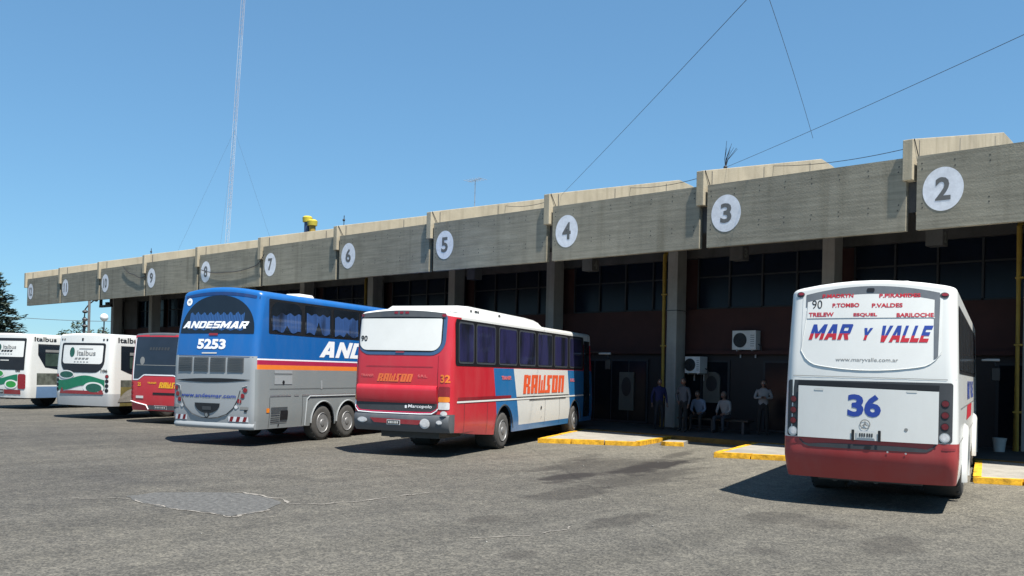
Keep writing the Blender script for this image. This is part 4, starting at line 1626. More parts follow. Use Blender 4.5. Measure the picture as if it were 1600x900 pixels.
# ---- blue and silver coach 5253
def build_blue():
    def mf(x, y, z, i):
        if z > 3.86 or i > 50:
            return BLUEP
        if y < .29 and abs(x) < 1.235:
            return BLUEP if z > 2.2 else SILV
        if y > 12.6:
            return BLUEP if z > 2.15 else SILV
        return BLUEP if z > 2.15 else WHITEL if z > 2.115 else STRIPER if z > 2.0 else ORANGE if z > 1.885 else SILVD
    B = Bus("blue_coach", "tall blue over silver coach numbered 5253 with arched rear window and curtains",
            (-20.615, 11.62), -.3595, 2.565, 13.2, .42, 3.66, .12, .13, taper=.016, lean=.24, lean0=2.0, bow=.06, rc=.18,
            arches=((2.75, .57, .49), (3.97, .57, .49), (10.4, .57, .49)), y00=-.22,
            levels=(.62, .8, 1.0, 1.17, 1.6, 1.885, 2.0, 2.115, 2.15, 2.2, 2.5, 2.9, 3.3), ys=(.30, .45, 12.6), matfn=mf, crown0=3.0)
    b = B.mb
    B.part(b, "body", smooth=40)
    # dark brow above the rear window
    f = MB()
    xs = [-1.17 + 2.34 * i / 20 for i in range(21)]
    f.cols(B.rear(.006), [(x, 3.62 + .11 * (1 - (x / 1.2) ** 2) - .02, 3.665 + .125 * (1 - (x / 1.2) ** 2)) for x in xs], NAVYP, 2)
    B.part(f, "rear_brow")
    # arched rear window: tinted glass, curtains, gathered valance
    f = MB()
    n = 30
    cs = []
    for i in range(n + 1):
        x = -math.cos(PI * i / n)
        cs.append((.015 + 1.12 * x, 2.75, 2.80 + .90 * math.sqrt(max(0, 1 - abs(x) ** 2.3))))
    f.cols(B.rear(.006), cs, GLASS, 8)
    o = B.part(f, "rear_window")
    CUR = curtained("rear_curtain", (.012, .018, .03), (.035, .11, .30), 42, axis=0, cover=.95)
    f = MB()
    cs = []
    for i in range(61):
        x = -.84 + 1.66 * i / 60
        cs.append((x, 2.84 + .02 * math.sin(x * 23), 3.24 + .035 * math.sin(x * 31 + 1) + .03 * noise.noise(Vector((x * 9, 0, 3)))))
    f.cols(B.rear(.010), cs, CUR, 3)
    B.part(f, "curtain", o)
    strokes(B, "window_lettering", "ANDESMAR", B.rear(.016), -1.04, .99, 2.875, 3.05, WHITEL, .45, parent=o)
    f = MB()
    f.rrect(B.rear(.012), -.16, .12, 2.70, 2.755, .02, DARKRED)
    B.part(f, "brake_lamp")
    f = MB()
    f.disc(B.rear(.008), -.94, 3.54, .095, WHITEL, n=18)
    text(f, "90", B.rear(.012), -.985, -.895, 3.51, 3.575, GREYL, .02)
    B.part(f, "speed_sticker", smooth=0)
    t = MB()
    text(t, "5253", B.rear(.008), -.49, .38, 2.36, 2.61, WHITEL, .045)
    t.quad(B.rear(.008), [(-.32, 2.245), (.14, 2.25), (.14, 2.28), (-.32, 2.275)], OFFW, 8, 1)
    B.part(t, "fleet_number", smooth=0)
    f = MB()
    f.quad(B.rear(.006), [(-1.2, 2.19), (1.18, 2.17), (1.18, 2.182), (-1.2, 2.202)], NAVYP, 16, 1)
    B.part(f, "panel_seam", smooth=0)
    # four louvred engine grilles
    for k in range(4):
        a0 = -1.07 + k * .515
        a1 = a0 + .465
        g = MB()
        g.rrect(B.rear(.006), a0, a1, 1.80, 2.155, .02, mat('louvre_grey', (.10, .105, .11), .5))
        for j in range(8):
            z = 1.815 + j * .042
            P = [B.rear(.010)(a0 + .02, z), B.rear(.010)(a1 - .02, z), B.rear(.026)(a1 - .02, z + .026), B.rear(.026)(a0 + .02, z + .026)]
            g.add(P, [(0, 1, 2, 3)], SILVD)
        B.part(g, "engine_grille", smooth=0)
    f = MB()
    f.cols(B.rear(.008), [(x, 1.60 + .02 * x / 1.1 - .055 * (1 - (x / 1.13) ** 2), 1.605 + .02 * x / 1.1 + .04 * (1 - (x / 1.13) ** 2)) for x in [-1.13 + 2.26 * i / 20 for i in range(21)]], BLACK, 2)
    B.part(f, "slot")
    t = MB()
    text(t, "www.andesmar.com", B.rear(.008), -.98, .74, 1.17, 1.265, BLUEL, .02, 0)
    B.part(t, "web_lettering", smooth=0)
    # lid outline sweeping down between the lamps
    f = MB()
    P = B.rear(.010)
    f.tube([P(-.98, 1.36), P(-.93, 1.15), P(-.80, .93), P(-.58, .76), P(-.30, .68), P(-.05, .66), P(.22, .69), P(.48, .77), P(.68, .93), P(.80, 1.15), P(.86, 1.36)], .010, DKGREY, 5)
    for sg in (-1, 1):
        x0 = -.04 + sg * .97
        f.tube([P(x0 - sg * .10, .96), P(x0 - sg * .02, 1.44), P(x0 + sg * .12, 1.48)], .010, SILV, 5)
    B.part(f, "lid_outline")
    f = MB()
    f.cols(B.rear(.012), [(-.10 + .39 * x, 1.03 - .25 * math.sqrt(max(0, 1 - x * x)) if abs(x) < 1 else 1.03, 1.03) for x in [-math.cos(PI * i / 16) for i in range(17)]], BLACK, 3)
    f.rrect(B.rear(.02), -.24, .04, .86, .95, .02, DKGREY)
    f.disc(B.rear(.02), -.10, .735, .07, DKGREY)
    f.disc(B.rear(.026), -.10, .735, .045, SILVD)
    B.part(f, "tow_recess")
    for sg, pts in ((1, ((1.0, 1.37), (.93, 1.23), (.845, 1.10))), (-1, ((-1.12, 1.38), (-1.07, 1.235), (-1.0, 1.10)))):
        for x, z in pts:
            B.lamp(x, z, .058, LENSR, .008, SILVD)
        B.lamp(pts[2][0] - sg * .09, .955, .045, LENSW, .008, CHROME, "reverse_lamp")
        m = MB()
        m.rrect(B.rear(.008), *sorted((pts[2][0] + sg * .02, pts[2][0] + sg * .25)), .90, .965, .01, GREYL)
        m.rrect(B.rear(.012), *sorted((pts[2][0] + sg * .14, pts[2][0] + sg * .22)), .84, .895, .01, BLACK)
        B.part(m, "lamp_bracket")
    for x0, x1 in ((-1.27, -.74), (.54, 1.10)):
        m = MB()
        n = 6
        m.quad(B.rear(.010), [(x0, .60), (x1, .60), (x1, .725), (x0, .725)], WHITEL, 8, 1)
        w = (x1 - x0) / n
        for k in range(n // 2):
            a = x0 + w * (2 * k + .2)
            m.quad(B.rear(.014), [(a, .602), (a + w * .95, .602), (a + w * 1.5, .723), (a + w * .55, .723)], LENSR, 2, 1)
        B.part(m, "hazard_board", smooth=0)
    f = MB()
    prof = [(.004, .56), (.05, .50), (.055, .45), (.02, .41)]
    xs = [-1.22 + 2.44 * i / 24 for i in range(25)]
    vs, fs = [], []
    for x in xs:
        for of, z in prof:
            vs.append(B.rear(of)(x, z))
    for i in range(len(xs) - 1):
        for j in range(len(prof) - 1):
            q = i * len(prof) + j
            fs.append((q, q + len(prof), q + len(prof) + 1, q + 1))
    f.add(vs, fs, SILV)
    B.part(f, "bumper", smooth=60)
    # side
    SIDEC = curtained("side_curtain", (.010, .014, .024), (.05, .12, .32), 34, cover=.62)
    for sg in (1, -1):
        w = MB()
        w.rrect(B.side(sg, .004), .34, 12.0, 2.77, 3.64, .04, BLACK, .05, n=18)
        band = B.part(w, "window_band")
        a0 = .42
        for k, wd in enumerate((1.30, 1.22, 1.30, 1.34, 1.34, 1.34, 1.34, 1.34)):
            q = MB()
            q.rrect(B.side(sg, .009), a0, a0 + wd, 2.82, 3.58, .30 if k == 0 else .05, GLASS)
            cs = []
            for i in range(25):
                y = a0 + .06 + (wd - .12) * i / 24
                u = abs(i / 24 - .5) * 2
                gap = .30 * max(0, 1 - u * 3) if k % 2 else .12 * max(0, 1 - u * 4)
                zt = 3.30 + .03 * math.sin(y * 17) + (.06 if k else .1 * min(1, i / 8) - .1)
                cs.append((y, 2.85 + .03 * math.sin(y * 13) + gap, zt))
            q.cols(B.side(sg, .013), cs, SIDEC, 3)
            B.part(q, "window", band)
            a0 += wd + .13
        fl = (lambda a, c: (a, c)) if sg > 0 else (lambda a, c: (c, a))
        strokes(B, "side_lettering", "ANDESMAR", B.side(sg, .006), *fl(2.52, 8.6), 2.24, 2.68, WHITEL, .55)
        f = MB()
        sd = B.side(sg, .007)
        for y0, y1 in ((.42, 1.28), (1.42, 1.62), (1.76, 6.2), (6.35, 12)):
            f.quad(sd, [(y0, 1.215), (y1, 1.215), (y1, 1.255), (y0, 1.255)], CHROME, 4, 1)
        f.quad(B.side(sg, .008), [(.58, 1.79), (1.32, 1.79), (1.32, 1.87), (.58, 1.87)], SILV, 2, 1)
        f.quad(B.side(sg, .008), [(.58, 1.52), (1.32, 1.52), (1.32, 1.74), (.58, 1.74)], SILV, 2, 1)
        f.disc(B.side(sg, .012), .95, 1.57, .05, BLACK, n=8)
        f.rrect(B.side(sg, .008), 2.6, 2.68, 1.38, 1.62, .03, SILV)
        for y in (.40, 1.78, 4.75, 6.3, 7.9):
            f.quad(sd, [(y, .46), (y + .014, .46), (y + .014, 1.2), (y, 1.2)], DKGREY, 1, 3)
        f.quad(sd, [(.4, 1.40), (5, 1.40), (5, 1.41), (.4, 1.41)], DKGREY, 4, 1)
        B.part(f, "side_trim", smooth=0)
        g = MB()
        for j in range(8):
            z = .56 + j * .052
            g.quad(B.side(sg, .010), [(.46, z), (1.14 if j > 5 or j < 1 else .82, z), (1.14 if j > 5 or j < 1 else .82, z + .022), (.46, z + .022)], DKGREY, 2, 1)
        g.rrect(B.side(sg, .010), .84, 1.16, .62, .86, .02, BLACK)
        g.disc(B.side(sg, .010), .80, .50, .03, BLACK, n=8)
        B.part(g, "side_grille", smooth=0)
        m = MB()
        m.rrect(B.side(sg, .010), .28, .40, .82, .93, .02, LENSO)
        B.part(m, "turn_lamp")
        # raised arch band over the twin axles
        l = MB()
        vs, fs = [], []
        P2 = [(1.90, .44), (1.98, 1.12), (2.10, 1.20), (4.75, 1.20), (4.88, 1.12), (4.95, .44)]
        l.tube([(sg * (B.w(max(z, .75)) + .006), y, z) for y, z in P2], .018, SILV, 5)
        for yc in (2.75, 3.97, 10.4):
            l.tube([(sg * (B.w(max(.75, .49 + .57 * math.sin(a))) + .004), yc - .57 * math.cos(a), .49 + .57 * math.sin(a)) for a in [PI * i / 18 for i in range(19)]], .022, SILV, 5)
        B.part(l, "arch_lip")
    B.under(((2.75, .57), (3.97, .57), (10.4, .57)))
    for sg in (1, -1):
        B.wheel(sg * (B.W / 2 - .02), 2.75, .475, .30, dish=.10)
        B.wheel(sg * (B.W / 2 - .02), 3.97, .475, .30, dish=.16)
        B.wheel(sg * (B.W / 2 - .02), 10.4, .475, .30, dish=.06)
    h = MB()
    h.box((.75, 2.3, 3.86), (.5, .7, .09), WHITE, top=.85)
    B.part(h, "roof_hatch", bevel=.02)
    f = MB()
    f.add([(x, B.L - max(0, z - 1.2) * .105 + .012, z) for z in (1.5, 3.5) for x in (-1.05, 1.05)], [(0, 1, 3, 2)], GLASS)
    B.part(f, "windscreen", smooth=0)
    for sg in (-1, 1):
        l = MB()
        l.disc(lambda a, z: (a, B.L + .01, z), sg * .85, .85, .13, LENSW)
        B.part(l, "headlight")
    return B


# ---- two white city buses with a green ribbon
def wave(mb, mp, x0, x1, zc, amp, th, m, ph=0, n=24, k=5.2):
    mb.cols(mp, [(x, zc + amp * math.sin((x - x0) * k + ph) - th / 2, zc + amp * math.sin((x - x0) * k + ph) + th / 2) for x in [x0 + (x1 - x0) * i / n for i in range(n + 1)]], m, 2)


def build_green(near):
    SB = paint("silver_bumper_paint", (.42, .43, .43), .3)
    SCENIC = mat("scenic_panel", (.11, .12, .10), .5, var=.8, scale=2.4)
    FIELD = mat("field_panel", (.20, .17, .06), .5, var=.45, scale=2)
    PALEB = mat("pale_blue_panel", (.13, .22, .36), .4, var=.1)
    if near:
        loc, W_, zs, num = (-32.15, 12.95), 2.55, 2.82, "106"
        lab = "white bus with green ribbon, silver bumper and rounded rear window beside the far red bus"
    else:
        loc, W_, zs, num = (-39.9, 13.0), 2.55, 2.92, "08"
        lab = "leftmost white bus with green ribbon and large red tail lamp, cut by the frame"

    def mf(x, y, z, i):
        if y < .55:
            return SB if near and z < .88 else WHITE
        if near:
            return FIELD if z < 1.12 else SCENIC if z < 1.36 else WHITE
        return PALEB if z < .92 else WHITE if z < .98 else SCENIC if z < 1.46 else WHITE
    B = Bus("city_bus", lab, loc, -.38, W_, 10.6, .46, zs, .09, .05, taper=.02, lean=.10, lean0=1.6, bow=.10, rc=.20,
            arches=((2.9, .56, .48), (8.2, .56, .48)), levels=(.62, .88, .92, .98, 1.12, 1.36, 1.46, 1.75, 2.1, 2.5), ys=(.55,), matfn=mf, crown0=2.3,
            group="white city buses with a green ribbon")
    B.part(B.mb, "body", smooth=40)
    f = MB()
    if near:
        f.rrect(B.rear(.006), -.98, .98, 1.60, 2.62, .08, BLACK, .42, n=14)
    else:
        f.rrect(B.rear(.006), -1.18, 1.10, 1.58, 2.86, .06, BLACK, .05, n=14)
    o = B.part(f, "rear_window")
    t = MB()
    if near:
        t.rrect(B.rear(.012), -.88, .90, 1.90, 2.54, .04, WHITE2, .12, n=12)
        t.disc(B.rear(.017), -.42, 2.30, .12, GREEND, .17)
        text(t, "Italbus", B.rear(.017), -.18, .62, 2.18, 2.36, GREYL, .02)
        t.quad(B.rear(.017), [(-.1, 2.40), (.5, 2.40), (.5, 2.43), (-.1, 2.43)], GREYL, 4, 1)
        for k in range(4):
            t.quad(B.rear(.017), [(-.28 + k * .16, 2.05), (-.17 + k * .16, 2.05), (-.13 + k * .16, 2.11), (-.24 + k * .16, 2.11)], GREYL, 1, 1)
        for k in range(5):
            t.quad(B.rear(.017), [(-.30 + k * .14, 1.95), (-.22 + k * .14, 1.95), (-.22 + k * .14, 1.98), (-.30 + k * .14, 1.98)], GREYL, 1, 1)
    else:
        t.rrect(B.rear(.012), -1.1, 1.02, 2.10, 2.74, .03, WHITE2, n=12)
        t.disc(B.rear(.017), -.2, 2.48, .10, GREEND, .13)
        text(t, "Italbus", B.rear(.017), 0, .66, 2.42, 2.58, GREYL, .02)
        for k in range(4):
            t.quad(B.rear(.017), [(-.10 + k * .15, 2.30), (.02 + k * .15, 2.30), (.06 + k * .15, 2.38), (-.06 + k * .15, 2.38)], BLACKL, 1, 1)
        for k in range(5):
            t.quad(B.rear(.017), [(-.15 + k * .14, 2.2), (-.07 + k * .14, 2.2), (-.07 + k * .14, 2.23), (-.15 + k * .14, 2.23)], GREYL, 1, 1)
        t.quad(B.rear(.012), [(-.1, 1.94), (.35, 1.94), (.35, 1.98), (-.1, 1.98)], OFFW, 3, 1)
    B.part(t, "window_decal", o, smooth=0)
    g = MB()
    Rr = B.rear(.008)
    if near:
        wave(g, Rr, -1.08, 1.02, 1.24, -.09, .34, GREENP, .9, k=2.9)
        g.disc(B.rear(.012), -.66, 1.52, .40, WHITE2, .15)
        g.disc(B.rear(.016), -.64, 1.52, .34, GREEND, .11)
        g.disc(B.rear(.012), .58, 1.08, .42, WHITE2, .20)
        g.disc(B.rear(.016), .60, 1.08, .32, GREEND, .15)
        g.cols(B.rear(.014), [(x, .86, .88 + .10 * (1 - (x / .98) ** 4)) for x in [-.96 + 1.92 * i / 14 for i in range(15)]], DARKRED, 1)
        for sx in (-.86, .88):
            g.quad(B.rear(.014), [(sx - .12, .88), (sx + .12, .88), (sx + .02, 1.06), (sx - .02, 1.06)], DARKRED, 1, 2)
    else:
        wave(g, Rr, -1.1, .80, 1.18, .10, .26, GREENP, 2.6, k=2.6)
        g.disc(B.rear(.012), -.2, 1.42, .34, WHITE2, .16)
        g.disc(B.rear(.016), -.18, 1.42, .27, GREENL, .12)
        g.disc(B.rear(.012), .50, 1.0, .32, WHITE2, .18)
        g.disc(B.rear(.016), .50, 1.0, .25, GREENL, .13)
        g.quad(B.rear(.012), [(-1.1, .62), (.95, .60), (.95, .78), (-1.1, .80)], DARKRED, 8, 1)
    B.part(g, "ribbon_paint", smooth=0)
    t = MB()
    text(t, num, B.rear(.010), .86 if near else .70, 1.12 if near else .92, 1.62 if near else 1.50, 1.72 if near else 1.60, BLACKL, .04)
    B.part(t, "fleet_number", smooth=0)
    if near:
        for sg in (-1, 1):
            for z, m_ in ((1.48, LENSR), (1.32, BLACK), (1.16, BLACK), (1.0, BLACK)):
                B.lamp(sg * 1.10, z, .055, m_, .008, DKGREY)
            for dx in (.0, .13):
                m = MB()
                m.disc(B.rear(.010), sg * (.88 + dx), 2.74, .035, BLACK)
                B.part(m, "marker_lamp")
        m = MB()
        m.rrect(B.rear(.010), -.03, .05, 2.70, 2.79, .01, BLACK)
        B.part(m, "brake_lamp")
    else:
        for sg in (1, -1):
            m = MB()
            m.rrect(B.rear(.012), *sorted((sg * .82, sg * 1.17)), .82, 1.42, .08, LENSR)
            B.part(m, "tail_lamp")
        plate(B, -.35, .15, .62, .80, .018)
    for sg in (1, -1):
        w = MB()
        zt = zs - .10
        if near:
            w.cols(B.side(sg, .006), [(.55, 1.72, zt - .18), (.9, 1.60, zt - .18), (1.7, 1.42, zt - .18), (2.3, 1.40, zt - .18), (10, 1.40, zt - .18)], GLASS, 3)
        else:
            w.cols(B.side(sg, .006), [(.6, 2.2, zt - .18), (.95, 1.70, zt - .18), (2.1, 1.56, zt - .18), (10, 1.50, zt - .18)], GLASS, 3)
        o = B.part(w, "window_band")
        q = MB()
        for k in range(6):
            a = .85 + k * 1.5
            q.rrect(B.side(sg, .011), a + .1, a + 1.38, 1.75, zt - .55, .05, mat("green_glass", (.045, .07, .058), .12, var=.5, scale=1.5))
            q.quad(B.side(sg, .012), [(a + .1, zt - .50), (a + 1.38, zt - .50), (a + 1.38, zt - .40), (a + .1, zt - .40)], GREYL, 2, 1)
        B.part(q, "window", o)
        t = MB()
        fl = (lambda a, c: (a, c)) if sg > 0 else (lambda a, c: (c, a))
        text(t, "Italbus", B.side(sg, .008), *fl(.42, 1.50), zs - .17, zs + .01, BLACKL, .02)
        if near:
            rk = MB()
            rk.cols(B.side(sg, .010), [(.45 + 1.4 * i / 12, .60, .64 + .42 * math.sin(PI * i / 12) ** .7) for i in range(13)], KERB, 2)
            B.part(rk, "side_picture", smooth=0)
        B.part(t, "side_lettering", smooth=0)
    B.under(((2.9, .56), (8.2, .56)))
    for sg in (1, -1):
        B.wheel(sg * (B.W / 2 - .02), 2.9, .48, .56)
        B.wheel(sg * (B.W / 2 - .02), 8.2, .48, .30)
    f = MB()
    f.add([(x, B.L - max(0, z - 1.2) * .105 + .012, z) for z in (1.3, 2.75) for x in (-1.05, 1.05)], [(0, 1, 3, 2)], GLASS)
    B.part(f, "windscreen", smooth=0)
    for sg in (-1, 1):
        l = MB()
        l.disc(lambda a, z: (a, B.L + .01, z), sg * .85, .85, .13, LENSW)
        B.part(l, "headlight")
    return B


# ---- far red bus with dark rear window
def build_far_red():
    B = Bus("red_bus", "red bus with dark rear window and yellow lettering half hidden by the blue coach",
            (-28.45, 13.95), -.38, 2.52, 10.8, .42, 2.84, .09, .05, taper=.02, lean=.12, lean0=1.5, bow=.06, rc=.16,
            arches=((2.9, .58, .49), (8.4, .58, .49)), levels=(.6, .85, 1.15, 1.5, 1.9, 2.3, 2.6), ys=(.5,), matfn=lambda x, y, z, i: GREYB if i > 50 else REDP, crown0=2.3)
    B.part(B.mb, "body", smooth=40)
    bz = lambda x: 1.62 - .16 * max(0, min(1, (-x - .62) / .25)) * (1 if x > -1.1 else 1) - .16 * max(0, min(1, (x - .62) / .25))
    f = MB()
    f.cols(B.rear(.006), [(x, bz(x) - .05, 2.80) for x in [-1.12 + 2.24 * i / 30 for i in range(31)]], WHITEL, 6)
    o = B.part(f, "rear_window")
    f = MB()
    f.cols(B.rear(.011), [(x, bz(x), 2.84) for x in [-1.07 + 2.14 * i / 30 for i in range(31)]], glass_dark("blue_black_glass", (.022, .028, .042), .15), 6)
    f.disc(B.rear(.016), -.72, 2.05, .10, GREYL, .13)
    f.quad(B.rear(.015), [(-.98, 1.90), (1, 1.90), (1, 1.92), (-.98, 1.92)], GREYL, 8, 1)
    for k in range(7):
        f.quad(B.rear(.015), [(-.45 + k * .12, 2.40), (-.37 + k * .12, 2.40), (-.35 + k * .12, 2.50), (-.43 + k * .12, 2.50)], DKGREY, 1, 1)
    B.part(f, "glass", o, smooth=0)
    block(B, "rear_lettering", "RAWSON", B.rear(.008), .02, .98, 1.17, 1.36, YELLOWL, .3)
    lett(B, "rear_lettering", "TRANSP.", B.rear(.008), -.45, -.06, 1.30, 1.36, YELLOWL, .03, parent=None)
    lett(B, "rear_lettering", "25", B.rear(.008), -.88, -.74, 1.22, 1.34, YELLOWL, .03, parent=None)
    f = MB()
    f.quad(B.rear(.008), [(-.22, .95), (1.0, .95), (1.0, 1.02), (-.22, 1.02)], BLACK, 6, 1)
    f.quad(B.rear(.008), [(-.95, .82), (-.62, .82), (-.62, .90), (-.95, .90)], OFFW, 3, 1)
    B.part(f, "handle_slot", smooth=0)
    f = MB()
    P = B.rear(.012)
    f.tube([P(-1.2, .72), P(-.9, .66), P(-.5, .60), P(-.42, .46)], .02, WHITEL, 5)
    f.quad(B.rear(.010), [(-.40, .46), (1.1, .46), (1.1, .60), (-.46, .60)], GREYB, 8, 1)
    B.part(f, "bumper")
    plate(B, -.15, .35, .47, .60, .02)
    for z in (1.30, 1.15, 1.0, .86):
        for sg in (-1, 1):
            B.lamp(sg * 1.14, z, .05, LENSR, .008, DARKRED)
    for sg in (1, -1):
        w = MB()
        w.rrect(B.side(sg, .006), .5, 10, 1.72, 2.70, .06, GLASS, n=12)
        B.part(w, "window_band")
    B.under(((2.9, .58), (8.4, .58)))
    for sg in (1, -1):
        B.wheel(sg * (B.W / 2 - .02), 2.9, .49, .56)
        B.wheel(sg * (B.W / 2 - .02), 8.4, .49, .30)
    f = MB()
    f.add([(x, B.L - max(0, z - 1.2) * .105 + .012, z) for z in (1.3, 2.7) for x in (-1.05, 1.05)], [(0, 1, 3, 2)], GLASS)
    B.part(f, "windscreen", smooth=0)
    return B


build_white()
build_red()
build_blue()
build_green(True)
build_green(False)
build_far_red()


# ------------------------------------------------------------------ people on the platform
SKIN = mat("skin", (.17, .095, .065), .6, var=.1)
HAIR = mat("dark_hair", (.014, .011, .010), .7)
SHOE = mat("dark_shoes", (.015, .014, .014), .6)


def person(label, loc, rz, seated, shirt, trousers, arms, hair=HAIR, lean=0.0, scale=1.0, sleeves=True):
    """one skinned body over a jointed skeleton; local -Y is the way it faces"""
    J, Rr, E, K = [], [], [], []

    def j(p, r, k, par=None):
        J.append(Vector(p))
        Rr.append(r)
        K.append(k)
        if par is not None:
            E.append((par, len(J) - 1))
        return len(J) - 1
    hz = .52 if seated else .93
    dy = -lean
    pel = j((0, 0, hz), (.150, .115), 't')
    sp = j((0, dy * .3, hz + .20), (.140, .105), 's', pel)
    ch = j((0, dy * .75, hz + .40), (.165, .115), 's', sp)
    nb = j((0, dy * 1.05, hz + .54), (.075, .07), 's', ch)
    hd = j((0, dy * 1.2 - .01, hz + .62), (.055, .055), 'k', nb)
    hands = []
    for sg, (el, wr) in zip((-1, 1), arms):
        sh = j((sg * .185, dy * .9, hz + .475), (.068, .066), 's', ch)
        e_ = j((sg * abs(el[0]) if el[0] >= 0 else el[0], el[1] + dy * .5, hz + el[2]), (.046, .046), 's' if sleeves else 'k', sh)
        w_ = j((sg * wr[0], wr[1], hz + wr[2]), (.030, .030), 's' if sleeves else 'k', e_)
        d = (J[w_] - J[e_]).normalized()
        h_ = j(tuple(J[w_] + d * .07), (.040, .022), 'k', w_)
        hands.append((sg, J[h_].copy(), d))
    for sg in (-1, 1):
        if seated:
            hp = j((sg * .10, -.03, hz - .01), (.092, .090), 't', pel)
            kn = j((sg * .17, -.44, hz + .0), (.066, .066), 't', hp)
            an = j((sg * .16, -.40, .10), (.045, .045), 't', kn)
        else:
            hp = j((sg * .095, 0, hz - .06), (.092, .09), 't', pel)
            kn = j((sg * .115, -.02, .49), (.064, .064), 't', hp)
            an = j((sg * .125, .01, .09), (.044, .044), 't', kn)
        ft = j((J[an].x * 1.08, J[an].y - .15, .038), (.045, .034), 'f', an)
    me = bpy.data.meshes.new("body")
    me.from_pydata([tuple(v) for v in J], E, [])
    o = bpy.data.objects.new("body", me)
    COL.objects.link(o)
    sk = o.modifiers.new("skin", 'SKIN')
    for i, sv in enumerate(me.skin_vertices[0].data):
        sv.radius = Rr[i]
        sv.use_root = (i == 0)
    sb = o.modifiers.new("sub", 'SUBSURF')
    sb.levels = sb.render_levels = 1
    dg = bpy.context.evaluated_depsgraph_get()
    bme = bpy.data.meshes.new_from_object(o.evaluated_get(dg))
    bpy.data.objects.remove(o)
    mb = MB()
    mm = {'t': trousers, 's': shirt, 'k': SKIN, 'f': SHOE}
    vs = [v.co.copy() for v in bme.vertices]
    mb.v = [tuple(v) for v in vs]
    for p in bme.polygons:
        c = p.center
        best = None
        for a, b_ in E:
            A, B_ = J[a], J[b_]
            ab = B_ - A
            t = max(0, min(1, (c - A).dot(ab) / ab.length_squared))
            d = (c - (A + ab * t)).length - .5 * (Rr[a][0] * (1 - t) + Rr[b_][0] * t)
            if best is None or d < best[0]:
                best = (d, K[a] if (K[a] == 't' and K[b_] == 's' and t < .45) else K[b_])
        mb.f.append(tuple(p.vertices))
        mb.m.append(mb.mi(mm[best[1]]))
    H = J[hd] + Vector((0, -.015, .085))
    mb.ball(H, .078, SKIN, 16, 12, (1, 1.18, 1.45))
    mb.ball(H + Vector((0, -.098, -.012)), .016, SKIN, 8, 6, (1, 1.2, 1.7))
    mb.ball(H + Vector((0, -.088, -.055)), .018, STRIPER, 8, 4, (1.3, .4, .35))
    for sg in (-1, 1):
        mb.ball(H + Vector((sg * .030, -.083, .008)), .011, WHITEL, 8, 6)
        mb.ball(H + Vector((sg * .030, -.092, .008)), .006, HAIR, 6, 4)
        mb.ball(H + Vector((sg * .078, .0, -.005)), .022, SKIN, 8, 6, (.4, .8, 1.3))
    for sg, p, d in hands:
        a = d.cross(Vector((0, 1, 0)))
        if a.length < .1:
            a = d.cross(Vector((1, 0, 0)))
        a.normalize()
        curl = Vector((0, -.25, 0))
        for k, L in enumerate((.068, .078, .072, .056)):
            b0 = p + a * (k - 1.5) * .017 + d * .012
            b1 = b0 + d * L * .5
            b2 = b1 + (d + curl).normalized() * L * .5
            mb.tube([b0, b1, b2], .0088, SKIN, 6, .0065)
        tdir = (a * -sg * .8 + d * .7).normalized()
        b0 = p - d * .02
        mb.tube([b0, b0 + tdir * .035, b0 + tdir * .045 + d * .03], .010, SKIN, 6, .008)
    r = mb.build("person", smooth=80)
    r.location = loc
    r.rotation_euler = (0, 0, rz)
    r.scale = (scale,) * 3
    tag(r, label, "person", "people waiting on the platform")
    hb = MB()
    hb.ball(H + Vector((0, .014, .028)), .083, hair, 16, 10, (1.0, 1.12, 1.25))
    h_o = hb.build("hair", r)
    for v in h_o.data.vertices:   # open the face
        q = v.co - H
        if q.y < -.03 and q.z < .062:
            v.co.y = H.y - .03 + (v.co.y - H.y) * .15
    return r


HANG = ((.26, .02, .22), (.27, -.06, -.02))
AKIM = ((.36, .05, .26), (.20, -.04, .06))
KNEE = ((.25, -.10, .20), (.15, -.30, .13))
FOLD = ((.27, -.06, .24), (.06, -.20, .26))
person("person in a navy shirt standing in shade just left of the concrete column", (-16.95, 25.75, .15), .9, False, mat("navy_cloth", (.012, .013, .07), .8), mat("dark_trousers", (.016, .018, .024), .85), (HANG, HANG), scale=.97)
person("person in a grey shirt and dark trousers standing right of the column", (-15.75, 25.35, .15), -.2, False, mat("grey_cloth", (.085, .09, .105), .85), mat("black_trousers", (.010, .011, .013), .85), (AKIM, HANG), scale=1.0)
person("person in a pale blue shirt sitting bent forward on the bench", (-15.55, 26.1, .15), .1, True, mat("pale_blue_cloth", (.16, .20, .28), .85), mat("brown_trousers", (.02, .017, .016), .85), (KNEE, KNEE), lean=.22)
person("person in a white shirt sitting at the right end of the bench", (-14.62, 26.1, .15), -.1, True, mat("white_cloth", (.24, .235, .235), .85), mat("grey_trousers", (.035, .04, .05), .85), (KNEE, KNEE), lean=.12, hair=mat("grey_hair", (.08, .075, .07), .8))
person("person in a white shirt with folded arms standing nearest the white bus", (-13.45, 26.3, .15), .5, False, mat("bright_cloth", (.24, .23, .23), .85), mat("charcoal_trousers", (.014, .013, .013), .85), (FOLD, FOLD))
b = MB()
b.box((-15.1, 26.22, .57), (2.6, .42, .06), mat("bench_wood", (.05, .035, .025), .7))
o = b.build("bench", smooth=0, bevel=.01)
tag(o, "long dark bench under the two seated people", "bench")
for x in (-16.2, -15.1, -14.0):
    l = MB()
    l.box((x, 26.22, .35), (.08, .36, .39), DKGREY)
    l.build("leg", o, smooth=0)

# ------------------------------------------------------------------ things fixed to the terminal wall
AIRC = mat("ac_casing", (.66, .66, .65), .5, var=.12)


